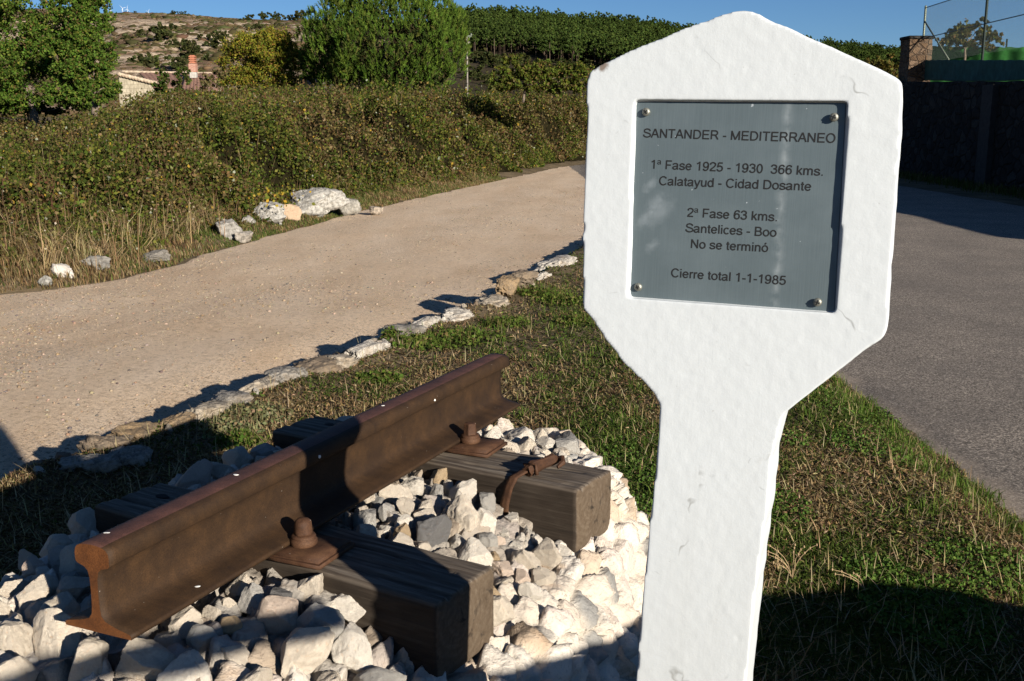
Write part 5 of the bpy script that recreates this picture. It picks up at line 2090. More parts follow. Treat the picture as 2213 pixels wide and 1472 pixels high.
def build_trees():
    walnut = [(.055, .100, .016), (.080, .135, .020), (.115, .165, .028), (.17, .18, .035), (.14, .10, .04)]
    ww = [.32, .32, .18, .10, .08]
    b = px_blobs([(60, 40, 90, 60), (-40, 110, 110, 70), (40, 165, 85, 50), (120, 60, 70, 55), (30, 215, 70, 26), (90, 120, 80, 55), (-60, 30, 80, 60), (150, 15, 60, 40), (10, 218, 70, 28), (-40, 190, 90, 46)], 38)
    tree('walnut_tree', 'large dark green broadleaf tree at the left edge with pale trunk foot', 'tree', onz(75, 258, 0) * 0 + wp(76, 256, 38), b, 38000, .105, walnut, ww, 1, .17, 'broadleaf trees at the left')
    b = px_blobs([(185, 55, 50, 52), (205, 130, 50, 50), (160, 175, 62, 40), (225, 190, 34, 26), (150, 110, 60, 50), (200, 10, 40, 30), (120, 205, 50, 22), (180, 212, 60, 22), (232, 205, 26, 18), (205, 165, 44, 36)], 36)
    tree('walnut_tree', 'second dark green broadleaf tree, its right side against the bare hillside', 'tree', wp(205, 232, 36), b, 30000, .10, walnut, ww, 2, .12, 'broadleaf trees at the left')
    b = px_blobs([(20, 232, 60, 18), (100, 236, 50, 14), (-50, 228, 60, 22), (170, 228, 40, 14)], 41)
    tree('field_shrub', 'dark shaded undergrowth below the big left trees', 'shrub', wp(60, 250, 41), b, 9000, .11, [(.035, .055, .014), (.055, .07, .018), (.08, .06, .025)], [.5, .3, .2], 11, .05, shell=.2)
    # yellowing bush tree
    b = px_blobs([(555, 125, 78, 52), (600, 105, 56, 44), (522, 150, 54, 42), (628, 140, 44, 46), (570, 178, 90, 30), (592, 82, 36, 26), (545, 95, 40, 26)], 52)
    tree('autumn_tree', 'yellow green autumn tree between the chimney and the big round pine', 'tree', wp(575, 205, 52), b, 34000, .11, [(.135, .150, .020), (.22, .20, .025), (.27, .18, .035), (.08, .105, .018), (.18, .10, .035)], [.34, .28, .14, .14, .10], 3, .12, shell=.2)
    # shrub right of the pole and along the crest of the hedge
    b = px_blobs([(1110, 150, 34, 28), (1085, 165, 24, 20), (1150, 160, 40, 24), (1200, 168, 40, 22), (1245, 160, 34, 26), (1130, 182, 50, 18), (1210, 184, 50, 16), (1260, 182, 40, 18), (1175, 150, 40, 20), (1090, 185, 36, 14)], 34)
    tree('hedge_shrub', 'leafy yellow green shrub rising from the hedge between pole and marker', 'shrub', wp(1130, 200, 34), b, 17000, .09, [(.090, .120, .020), (.14, .15, .025), (.13, .09, .035), (.055, .075, .016)], [.38, .24, .22, .16], 4, .05, shell=.2)
    b = px_blobs([(365, 185, 30, 26), (395, 165, 16, 26), (345, 160, 14, 20)], 44)
    tree('hedge_shrub', 'dark leafy shrub standing before the house wall corner', 'shrub', wp(370, 215, 44), b, 2600, .12, [(.045, .075, .016), (.08, .105, .02), (.10, .07, .03)], [.5, .3, .2], 5, .05, shell=.2)
    b = px_blobs([(470, 170, 28, 20), (440, 185, 24, 18)], 45)
    tree('hedge_shrub', 'thin twiggy brown shrub in front of the chimney roof', 'shrub', wp(460, 212, 45), b, 1600, .11, [(.14, .10, .05), (.10, .105, .03), (.18, .13, .07)], [.4, .35, .25], 6, .04, shell=.1)
    b = px_blobs([(665, 145, 20, 30), (690, 170, 22, 18)], 50)
    tree('hedge_shrub', 'dark low shrub at the left foot of the big pine', 'shrub', wp(675, 200, 50), b, 1600, .14, [(.03, .05, .013), (.05, .07, .016)], [.6, .4], 8, .05, shell=.2)
    # far right, behind the fence
    b = px_blobs([(2070, 80, 48, 22), (2100, 66, 30, 26), (2130, 85, 40, 20), (2040, 92, 30, 14), (2120, 52, 16, 14)], 46)
    tree('garden_shrub', 'olive brown bush behind the green screen of the court', 'bush', wp(2085, 120, 46), b, 3600, .16, [(.06, .07, .018), (.11, .095, .03), (.14, .09, .04)], [.4, .35, .25], 9, .06, shell=.2)
    b = px_blobs([(1905, 140, 40, 20), (1935, 150, 34, 22), (1870, 150, 30, 14)], 48)
    tree('hedge_shrub', 'brownish autumn bush between the marker top and the stone pillar', 'bush', wp(1905, 175, 48), b, 2600, .15, [(.11, .10, .025), (.16, .11, .035), (.07, .075, .018)], [.4, .35, .25], 10, .05, shell=.2)


build_trees()


def build_big_pine():
    rng = np.random.default_rng(61)
    Z = 50.0
    base = wp(830, 205, Z)
    base[2] = -.1
    root = empty('round_pine', base, 'big round bright green pine with upright needle tufts in the middle distance', 'tree')
    blobs = px_blobs([(830, 85, 150, 100), (740, 80, 76, 66), (920, 70, 80, 64), (830, 15, 90, 60), (700, 110, 46, 60), (960, 110, 46, 62), (800, 140, 110, 50), (900, 145, 90, 46), (750, 150, 60, 44), (860, 40, 80, 60), (775, 30, 60, 40), (835, 110, 150, 70, -1.2), (765, 95, 70, 55, -1.4), (900, 90, 70, 60, -1.5), (850, 150, 60, 40, -1.6), (725, 165, 34, 26, -.6), (935, 165, 40, 26, -.6)], Z)
    Ps, Ns = [], []
    cand = []
    for c, r in blobs:
        c, r = np.array(c) - base, np.array(r)
        u = unit(rng.normal(size=(400, 3)) + np.array([0, -.3, .05]))
        cand.append(np.concatenate([c + u * r * rng.uniform(.82, .98, (400, 1)), u], 1))
    cand = np.concatenate(cand)
    ok = np.ones(len(cand), bool)
    for c, r in blobs:
        q = (cand[:, :3] - (np.array(c) - base)) / np.array(r)
        ok &= (q ** 2).sum(1) > .55
    cand = cand[ok][rng.permutation(int(ok.sum()))]
    lobes = []
    for q in cand:
        if all(np.sum((q[:3] - z[:3]) ** 2) > .64 ** 2 for z in lobes):
            lobes.append(q)
    for q in lobes:
        rr_ = rng.uniform(.40, .62)
        m = int(34 * rr_ / .5)
        u = unit(rng.normal(size=(m, 3)) + np.array([0, 0, .55]) + .5 * q[3:])
        Ps.append(q[:3] + u * rr_ * np.array([.80, .80, 1.10]) * rng.uniform(.75, 1.0, (m, 1)))
        Ns.append(unit(u + .3 * q[3:]))
    P = np.concatenate(Ps)
    Nn = np.concatenate(Ns)
    # drop tufts buried in other blobs
    keep = np.ones(len(P), bool)
    for c, r in blobs:
        q = (P - (np.array(c) - base)) / np.array(r)
        keep &= (q ** 2).sum(1) > .40
    P, Nn = P[keep], Nn[keep]
    n = len(P)
    K = 20
    ax = unit(Nn * .55 + np.array([0, -.05, .95]) + rng.normal(0, .12, (n, 3)))
    tl = rng.uniform(.20, .32, n)
    t = rng.uniform(0, 1, (n, K))
    B = P[:, None, :] + ax[:, None, :] * (t * tl[:, None])[..., None]
    dirs = unit(ax[:, None, :] * 1.1 + rng.normal(0, .40, (n, K, 3)))
    Ln = rng.uniform(.10, .16, (n, K, 1))
    side = unit(np.cross(dirs, rng.normal(size=(n, K, 3)))) * .013
    tip = B + dirs * Ln
    V = np.stack([B - side, B + side, tip + side * .5, tip - side * .5], 2).reshape(-1, 3)
    base_c = palette(rng, n, [(.074, .120, .018), (.098, .150, .022), (.054, .090, .016), (.12, .13, .03)], [.4, .3, .2, .1], .2)
    C = np.repeat(base_c[:, None, :] * rng.uniform(.75, 1.25, (n, K, 1)), 4, 1).reshape(n, K, 4, 3) if False else np.repeat((base_c[:, None, :] * rng.uniform(.75, 1.25, (n, K, 1))).reshape(-1, 3), 4, 0)
    F = np.arange(len(V)).reshape(-1, 4)
    # dark inner leaf fill, its colour stands in for shade between the lobes
    inner = leaf_cards(np.concatenate([(np.array(c) - base) + unit(rng.normal(size=(420, 3))) * np.array(r) * rng.uniform(.45, .80, (420, 1)) for c, r in blobs]), .22, palette(rng, 420 * len(blobs), [(.030, .042, .012), (.05, .038, .018)], [.7, .3], .3), rng, .2, .5)
    Vj, Fj, Cj = join_parts([(V, F, C), inner])
    link('crown', mesh_np('crown', Vj, Fj, M['needle'], Cj), root)
    bm = bmesh.new()
    limb(bm, (0, 0, -.4), (0, 0, 1.6), .24, .18, rng, 5, .01)
    for c, r in blobs[:8]:
        limb(bm, (0, 0, 1.4), np.array(c) - base, .09, .03, rng, 5, .03)
    link('trunk', from_bm('trunk', bm, M['bark'], True), root)


build_big_pine()


# ------------------------------------------------------------------ far hills
RIDGE_PX = [(-700, 40), (-300, 20), (0, 16), (70, 21), (130, 16), (215, 29), (270, 27), (330, 27), (400, 31), (480, 38), (560, 42), (640, 44), (760, 44), (900, 54), (980, 62), (1050, 62), (1100, 64), (1200, 70), (1300, 82), (1400, 90), (1500, 100), (1650, 116), (1800, 130), (1950, 146), (2100, 160), (2213, 168), (2700, 185), (3200, 200)]


def hill_z(az_px, t):
    """az_px: horizontal pixel, t in 0..1 from foot to ridge, returns world x, y, z"""
    a = (az_px - CXP) / FPX * (CP - .075 * SP)
    rr = np.interp(az_px, [-700, 300, 640, 900, 1400, 2200, 3200], [420, 400, 380, 330, 320, 420, 500])
    r0 = np.interp(az_px, [-700, 300, 900, 1400, 2200], [120, 110, 105, 120, 160])
    dist = r0 + (rr - r0) * t
    rp = np.interp(az_px, [p[0] for p in RIDGE_PX], [p[1] for p in RIDGE_PX])
    # height over the camera at the ridge for that picture row
    k = (CYP - rp) / FPX
    el = (-SP + k * CP) / (CP + k * SP)
    y = dist / np.sqrt(1 + a * a)
    x = y * a
    zr = el * rr / np.sqrt(1 + a * a)
    z = -1.0 + (zr + 1.0) * np.where(t < 1, t ** 1.25, 1 - .25 * (t - 1))
    P = np.stack([x, y, z], -1)
    badl = smooth(800, 560, az_px)
    sh = P.shape
    q = P.reshape(-1, 3)
    spur = fbm(xyz(q[:, 0] * .016, q[:, 1] * .010, 3), 4, 201).reshape(x.shape)
    gul = 1 - np.abs(fbm(xyz(q[:, 0] * .075 + 2 * fbm(xyz(q[:, 0] * .02, q[:, 1] * .02), 2, 5), q[:, 1] * .016, 1), 3, 203).reshape(x.shape)) * 2
    amp = np.clip(t * 3, 0, 1) * np.clip((1.0 - t) * 4, 0, 1)
    P[..., 2] += amp * (7.0 * spur * badl + 3.0 * spur * (1 - badl)) - amp * badl * 1.9 * np.clip(gul, 0, 1) ** 3
    P[..., 2] += np.clip(t * 4, 0, 1) * .35 * fbm(q * .25, 3, 207).reshape(x.shape)
    return P, gul, badl


def build_hills():
    u = np.linspace(-700, 3200, 900)
    t = np.concatenate([np.linspace(0, 1, 190), np.linspace(1.05, 1.5, 8)])
    U, T = np.meshgrid(u, t, indexing='ij')
    P, gul, badl = hill_z(U, T)
    q = P.reshape(-1, 3)
    n = fbm(q * .05, 4, 211)
    n2 = fbm(q * [.22, .10, .5], 4, 213)
    pale = np.array([.54, .42, .30])
    brown = np.array([.215, .140, .085])
    wood = np.array([.055, .044, .026])
    top = smooth(.84, .97, T.reshape(-1))
    f = smooth(-.12, .18, n2 + .5 * n + .22 * (gul.reshape(-1) - .4))[:, None] * (1 - top[:, None] * .75)
    col = brown * (1 - f) + pale * f
    bl = badl.reshape(-1)[:, None]
    col = col * bl + (wood * (1 + .6 * n[:, None])) * (1 - bl)
    o = link('hills', mesh_np('hills', q, grid_faces(len(u), len(t)), M['hill'], np.clip(col, 0, 1), True))
    bm = bmesh.new()
    bm.from_mesh(o.data)
    bmesh.ops.recalc_face_normals(bm, faces=bm.faces)
    bm.to_mesh(o.data)
    bm.free()
    tag(o, kind='structure')


build_hills()


def build_hill_scrub():
    """uncountable low tufts of scrub over the bare slope"""
    rng = np.random.default_rng(71)
    n = 15000
    u = rng.uniform(-60, 960, n)
    t = rng.random(n) ** .8
    P, gul, _ = hill_z(u, t)
    m = fbm(P * .045, 4, 221) + .2 * rng.normal(size=n)
    P = P[m > -.02]
    n = len(P)
    V0, F0 = ICO[1]
    s = rng.lognormal(-.75, .4, n)
    L = V0[None] * s[:, None, None] * rng.uniform(.6, 1.35, (n, len(V0), 1)) * np.array([1.3, 1, .6])
    V = (L + P[:, None, :]).reshape(-1, 3)
    F = (F0[None] + (np.arange(n) * len(V0))[:, None, None]).reshape(-1, 3)
    c = palette(rng, n, [(.055, .052, .022), (.10, .070, .038), (.065, .065, .024), (.13, .095, .055)], [.35, .3, .2, .15], .25)
    stuff('hillside_scrub', [(V, F, np.repeat(c, len(V0), 0))], M['needle'], 'sparse dark scrub dotted over the pale eroded hillside', 'scrub')


build_hill_scrub()


def far_bush_mesh(seed, cols, n=700, sz=.24):
    rng = np.random.default_rng(seed)
    bl = [((rng.normal(0, .28), rng.normal(0, .28), .45 + rng.normal(0, .10)), (.55, .55, .45)) for _ in range(5)]
    V, F, C = crown(bl, n, sz, cols, [.5, .3, .2], rng, .7, .45)
    return mesh_np('hill_bush', V, F, M['leaf'], C)


def build_hill_bushes():
    rng = np.random.default_rng(73)
    oak = [(.040, .050, .018), (.062, .070, .022), (.085, .080, .032)]
    meshes = [far_bush_mesh(500 + i, oak) for i in range(5)]
    # (x, y of the foot, width in pixels)
    spots = [(245, 74, 34, 'rounded oak bush right beside the top of the left trees'), (273, 84, 20, 'small dark bush below the first hillside oak'), (250, 97, 18, 'pale green bush low on the eroded spur'), (304, 78, 22, 'olive bush above the middle gully'), (345, 88, 54, 'long dark oak thicket along the middle gully'), (380, 100, 34, 'dark bush at the right end of the gully thicket'), (325, 110, 30, 'lone dark bush on the pale lower spur'),
             (405, 108, 44, 'tall dark oak above the chimney'), (415, 132, 52, 'broad dark oak directly behind the chimney'), (385, 152, 44, 'dark oak left of the chimney foot'), (315, 148, 54, 'dull green bush above the low house roof'), (290, 140, 30, 'grey green bush above the left roof end'), (455, 92, 34, 'bush at the foot of the steep gully right of the chimney'), (470, 104, 50, 'oak clump touching the yellow tree from the left'), (480, 84, 30, 'dark bush above the yellow tree'),
             (295, 28, 9, 'tiny lone bush on the skyline left'), (378, 30, 16, 'low pair of skyline bushes in the middle'), (401, 32, 12, 'round skyline bush right of the low pair'), (541, 46, 28, 'spreading skyline bush right of the bare ridge'), (569, 42, 24, 'perfectly round dark skyline bush'), (598, 40, 26, 'skyline bush next to the round one'), (630, 40, 22, 'bluish skyline bush left of the pine belt'), (655, 38, 40, 'pine clump on the skyline beside the big pine'), (605, 50, 14, 'little bush just under the right skyline'),
             (1030, 108, 40, 'dark oak on the slope right of the utility pole top'), (1065, 110, 50, 'broad oak below the first pine trunks'), (1050, 138, 52, 'oak right of the utility pole middle'), (1100, 112, 44, 'dull oak above the leafy hedge shrub'), (1180, 120, 60, 'grey green oak below the pine edge on the right'), (1065, 172, 30, 'small dark bush on bare ground right of the pole foot'), (560, 62, 22, 'low bush on the brown slope above the yellow tree'), (630, 152, 30, 'dark bush between the yellow tree and the big pine')]
    for i, (x, y, w_, lab) in enumerate(spots):
        # find the hill point showing at that pixel
        t = np.linspace(0.02, 1, 240)
        P, _, _ = hill_z(np.full(240, float(x)), t)
        q = project(P)
        k = int(np.argmin(np.abs(q[:, 1] - y)))
        c = P[k]
        s = w_ * (c[1] * CP - c[2] * SP) / FPX / 1.45
        o = link('hill_bush', meshes[i % 5], None, c - np.array([0, 0, .15 * s]))
        o.scale = (s * 1.15, s, s * rng.uniform(.85, 1.1))
        o.rotation_euler = (0, 0, rng.uniform(0, 6))
        tag(o, lab, 'bush', 'oak bushes on the hillside')

    items = []
    for k in range(38):
        x, y = rng.uniform(1015, 1310), rng.uniform(108, 185)
        t = np.linspace(0.02, 1, 240)
        P, _, _ = hill_z(np.full(240, float(x)), t)
        c = P[int(np.argmin(np.abs(project(P)[:, 1] - y)))]
        w_ = rng.uniform(22, 48)
        sc_ = w_ * (c[1] * CP - c[2] * SP) / FPX / 1.45
        o = link('slope_oak', meshes[k % 5], None, c - np.array([0, 0, .15 * sc_]))
        o.scale = (sc_ * 1.15, sc_, sc_ * rng.uniform(.7, 1.0))
        o.rotation_euler = (0, 0, rng.uniform(0, 6))
        tag(o, None, 'bush', 'oak scrub under the pine wood')
        items.append((o, 'broad' if w_ > 36 else ('low' if w_ < 28 else 'rounded'), 'on the slope ' + ('just below the pine trunks' if y < 130 else ('half way down under the pines' if y < 158 else 'low down behind the hedge')), float(x)))
    label_ranked(items, 'oak bush')


build_hill_bushes()


def pine_mesh(seed):
    rng = np.random.default_rng(seed)
    bl = [((rng.normal(0, .5), rng.normal(0, .5), 3.1 + k * .80 + rng.normal(0, .12)), (1.45 - .20 * k + rng.normal(0, .1), 1.45 - .20 * k, .72)) for k in range(4)]
    V, F, C = crown(bl, 420, .50, [(.050, .075, .018), (.072, .100, .022), (.034, .052, .014)], [.45, .3, .25], rng, .6, .35, .6)
    return V, F, C


def build_forest():
    rng = np.random.default_rng(77)
    protos = [pine_mesh(600 + i) for i in range(7)]
    # rear pines: one wood
    n = 6500
    u = rng.uniform(930, 2200, n)
    t = rng.uniform(.25, 1.03, n)
    P, _, _ = hill_z(u, t)
    lowline = lambda x: 5 * np.sin(np.asarray(x) * .043) + 4 * np.sin(np.asarray(x) * .117 + 1) + np.interp(x, [930, 1020, 1100, 1200, 1300, 1500, 2200], [108, 112, 120, 136, 156, 180, 200])
    py = project(P)[:, 1]
    k = py < lowline(u) - 14 * rng.random(n) ** 2
    P = P[k]
    parts = []
    for i in range(len(P)):
        V, F, C = protos[i % 7]
        s = rng.uniform(.80, 1.15)
        parts.append((V * s * np.array([1, 1, rng.uniform(.9, 1.12)]) + P[i], F, C * rng.uniform(.8, 1.2)))
        tr = np.array([[-.07, 0, -.4], [.07, 0, -.4], [.05, 0, 3.9], [-.05, 0, 3.9], [0, -.07, -.4], [0, .07, -.4], [0, .05, 3.9], [0, -.05, 3.9]]) * s + P[i]
        parts.append((tr, np.array([[0, 1, 2, 3], [4, 5, 6, 7]]), np.tile([.075, .053, .037], (8, 1))))
    stuff('pine_wood', parts, M['needle'], 'dense pine wood covering the right hillside up to the skyline', 'pine wood')
    # front row with trunks one can tell apart
    fx = [1014, 1026, 1046, 1052, 1068, 1097, 1105, 1131, 1152, 1158, 1176, 1188, 1213, 1240, 1247, 1286]
    proto = []
    for i in range(4):
        V, F, C = protos[i]
        proto.append(mesh_np('crown', V, F, M['needle'], C))
    bm = bmesh.new()
    bm_tube(bm, [(0, 0, -.5), (.05, 0, 1.4), (0, .04, 2.8), (.02, 0, 4.6)], [.085, .075, .065, .04], 6)
    tm = from_bm('trunk', bm, M['pine_bark'], True)
    for i, x in enumerate(fx):
        tt = np.linspace(.05, 1, 300)
        P, _, _ = hill_z(np.full(300, float(x)), tt)
        P = P[[int(np.argmin(np.abs(project(P)[:, 1] - lowline(x) + 1 - 6 * math.sin(i * 2.3))))]]
        r = empty('pine_tree', P[0], f'{ORD[i]} trunk from the left along the lower edge of the pine wood' if 0 < i < len(fx) - 1 else ('leftmost trunk along the lower edge of the pine wood' if i == 0 else 'rightmost trunk along the lower edge of the pine wood, by the marker'), 'pine tree', 'front row of the pine wood')
        s = rng.uniform(.85, 1.15)
        r.scale = (s, s, s)
        link('crown', proto[i % 4], r)
        link('trunk', tm, r)


build_forest()


def build_turbines():
    specs = [(239, 25, 13, 20, 'leftmost of the tiny white wind turbines on the skyline'), (266, 24, 14, 75, 'middle left tiny wind turbine, its blades crossing its neighbour'), (276, 25, 12, 10, 'middle right tiny wind turbine close behind its neighbour'), (321, 26, 7, 40, 'rightmost and smallest wind turbine, barely over the ridge')]
    for px, py, hpx, rot, lab in specs:
        Z = 2600.0
        b = wp(px, py + 9, Z)
        H = (hpx + 9) * Z / FPX
        root = empty('wind_turbine', b, lab, 'wind turbine', 'wind turbines on the skyline')
        bm = bmesh.new()
        bm_tube(bm, [(0, 0, 0), (0, 0, H * .62)], [H * .022, H * .014], 10)
        link('tower', from_bm('tower', bm, M['white_metal'], True), root)
        bm = bmesh.new()
        bm_tube(bm, [(0, H * .05, H * .63), (0, -H * .035, H * .63), (0, -H * .05, H * .63)], [H * .018, H * .02, H * .006], 8)
        link('nacelle', from_bm('nacelle', bm, M['white_metal'], True), root)
        for k in range(3):
            a = R(rot + 120 * k)
            d = np.array([math.sin(a), 0, math.cos(a)])
            c = np.array([0, -H * .045, H * .63])
            bm = bmesh.new()
            bm_tube(bm, [c, c + d * H * .08, c + d * H * .38], [H * .010, H * .016, H * .004], 6)
            link('blade', from_bm('blade', bm, M['white_metal'], True), root)


build_turbines()


# ------------------------------------------------------------------ house, pole
def build_house():
    Z = 62.0
    def at(px, py, dz=0):
        return wp(px, py, Z + dz)
    A = at(257, 212)
    base = np.array([A[0], A[1], A[2] - 1.0])
    root = empty('house', base, 'low block house with shallow clay tile roof and red brick chimney behind the brambles', 'house')
    L = lambda p: np.array(p) - base
    # gable wall, lit, facing the camera: left edge high, right low
    a, b, c, d = L(at(257, 240)), L(at(330, 240)), L(at(330, 176)), L(at(257, 165))
    a[2] -= 1
    b[2] -= 1
    dep = np.array([0, 3.2, 0])
    bm = bmesh.new()
    f = [bm.verts.new(p) for p in (a, b, c, d)]
    k = [bm.verts.new(p + dep) for p in (a, b, c, d)]
    bm.faces.new(f)
    bm.faces.new(k[::-1])
    for i in range(4):
        bm.faces.new((f[i], k[i], k[(i + 1) % 4], f[(i + 1) % 4]))
    bmesh.ops.recalc_face_normals(bm, faces=bm.faces)
    link('wall', from_bm('wall', bm, M['block']), root)
    # verge tiles along the sloping top of that wall
    bm = bmesh.new()
    for i in range(12):
        t = (i + .5) / 12
        p = L(at(254 + 82 * t, 159.5 + 20 * t, -.12))
        bm_tube(bm, [p + np.array([-.12, 0, .05]), p + np.array([.16, 0, -.045])], [.10, .13], 8)
    link('verge_tiles', from_bm('verge_tiles', bm, M['roof_edge'], True), root)

    def roof(name, pts, thick, mat, rib=.22):
        """rows of tiles: corrugated sheet between four corners p00 p10 p11 p01 (0=eave 1=ridge)"""
        p00, p10, p11, p01 = [np.array(p) for p in pts]
        nu = int(np.linalg.norm(p10 - p00) / rib * 8)
        nv = 14
        s, t = np.meshgrid(np.linspace(0, 1, nu), np.linspace(0, 1, nv), indexing='ij')
        P = (p00 * (1 - s[..., None]) + p10 * s[..., None]) * (1 - t[..., None]) + (p01 * (1 - s[..., None]) + p11 * s[..., None]) * t[..., None]
        P[..., 2] += .045 * np.abs(np.sin(np.pi * s * np.linalg.norm(p10 - p00) / rib)) + .02 * ((t * 13) % 1.0)
        o = link(name, mesh_np(name, P.reshape(-1, 3), grid_faces(nu, nv), mat, smoothf=True), root)
        sd = o.modifiers.new('solid', 'SOLIDIFY')
        sd.thickness = thick
        return o
    roof('roof', [L(at(331, 188)), L(at(470, 196)), L(at(470, 158, 4.5)), L(at(300, 157, 4.5))], .08, M['roof'])
    roof('roof', [L(at(390, 200, -1.5)), L(at(458, 203, -1.5)), L(at(450, 166, 2.0)), L(at(400, 166, 2.0))], .08, M['roof'])
    # ridge line of paler tiles
    bm = bmesh.new()
    pts = [L(at(262, 155, 4.4))] + [L(at(262 + 200 * t, 155 + 4 * t, 4.4)) for t in np.linspace(.05, 1, 30)]
    bm_tube(bm, pts, .09, 6)
    link('ridge_tiles', from_bm('ridge_tiles', bm, M['roof_edge'], True), root)
    # long front wall below the roof
    bm = bmesh.new()
    p, q = L(at(332, 200, .2)), L(at(470, 206, .2))
    bm_box(bm, (p + q) / 2 - np.array([0, 0, 1.2]), (np.linalg.norm(q - p), .25, 2.4))
    link('wall', from_bm('wall', bm, M['block']), root)
    # chimney: pale foot, brick shaft, stacked clay cap
    c0 = L(at(418.5, 166, 1.6))
    s = Z / FPX
    ch = bpy.data.objects.new('chimney', None)
    bm = bmesh.new()
    bm_box(bm, (0, 0, 9 * s), (15.5 * s, 15.5 * s, 18 * s))
    ch = link('chimney', from_bm('chimney', bm, M['brick']), root, c0 + np.array([0, 0, 10 * s]))
    bm = bmesh.new()
    bm_box(bm, (0, 0, 0), (14 * s, 14 * s, 16 * s))
    bmesh.ops.bevel(bm, geom=list(bm.edges), offset=.02, affect='EDGES')
    link('chimney_foot', from_bm('chimney_foot', bm, M['concrete']), ch, (0, 0, -5 * s))
    bm = bmesh.new()
    for i in range(4):
        bm_box(bm, (0, 0, 20 * s + i * 4.3 * s), (13.5 * s, 13.5 * s, 2.0 * s))
        bm_box(bm, (0, 0, 22.2 * s + i * 4.3 * s), (9.5 * s, 9.5 * s, 2.3 * s))
    link('chimney_cap', from_bm('chimney_cap', bm, M['terracotta']), ch)
    # second roof, seen right of the yellow tree
    base2 = np.array(at(690, 210))
    r2 = empty('house', base2, 'small house of which only a brown tile roof shows left of the big pine', 'house')
    root = r2
    L = lambda p: np.array(p) - base2
    roof('roof', [L(at(628, 200, -4)), L(at(716, 206, -4)), L(at(684, 170, -1.5)), L(at(640, 169, -1.5))], .08, M['roof'])
    bm = bmesh.new()
    p, q = L(at(634, 204, -3.6)), L(at(712, 208, -3.6))
    bm_box(bm, (p + q) / 2 - np.array([0, 0, 1.2]), (np.linalg.norm(q - p), .25, 2.4))
    link('wall', from_bm('wall', bm, M['block']), root)


build_house()


def build_pole():
    Z = 72.0
    s = Z / FPX
    b = wp(1010, 176, Z)
    root = empty('utility_pole', b, 'slim pale concrete utility pole with small crossarm right of the big pine', 'utility pole')
    H = 96 * s
    bm = bmesh.new()
    bm_tube(bm, [(0, 0, -1.5), (0, 0, H * .5), (0, 0, H)], [1.9 * s, 1.7 * s, 1.3 * s], 10)
    link('pole', from_bm('pole', bm, M['pole'], True), root)
    bm = bmesh.new()
    bm_box(bm, (0, 0, H - 1.5 * s), (20 * s, .09, .09))
    bm_tube(bm, [(0, 0, H - 10 * s), (-8 * s, 0, H - 2 * s)], .03, 6)
    bm_tube(bm, [(0, 0, H - 10 * s), (8 * s, 0, H - 2 * s)], .03, 6)
    link('crossarm', from_bm('crossarm', bm, M['grey_metal']), root)
    for k in (-9, -1, 9):
        bm = bmesh.new()
        bm_tube(bm, [(k * s, 0, H - 1 * s), (k * s, 0, H + 1 * s), (k * s, 0, H + 2 * s), (k * s, 0, H + 4.5 * s)], [.05, .09, .06, .04], 8)
        link('insulator', from_bm('insulator', bm, M['grey_metal'], True), root)
    bm = bmesh.new()
    bm_box(bm, (4 * s, 0, H - 16 * s), (6 * s, .25, 5 * s))
    bmesh.ops.bevel(bm, geom=list(bm.edges), offset=.03, affect='EDGES')
    link('switch_box', from_bm('switch_box', bm, M['pole']), root)


build_pole()


# ------------------------------------------------------------------ court wall and fence at the right
WA, WB = np.array([10.9, 9.6]), np.array([12.32, 37.6])       # wall face line in plan


def wall_pt(t, z, off=0.0):
    p = WA + (WB - WA) * t
    d = unit(WB - WA)
    nrm = np.array([d[1], -d[0]])
    p = p + nrm * off
    return np.array([p[0], p[1], z])


def wall_top(t):
    y = WA[1] + (WB[1] - WA[1]) * t
    return np.interp(y, [9, 20.5, 33.3, 38], [.44, .77, 1.22, 1.40])


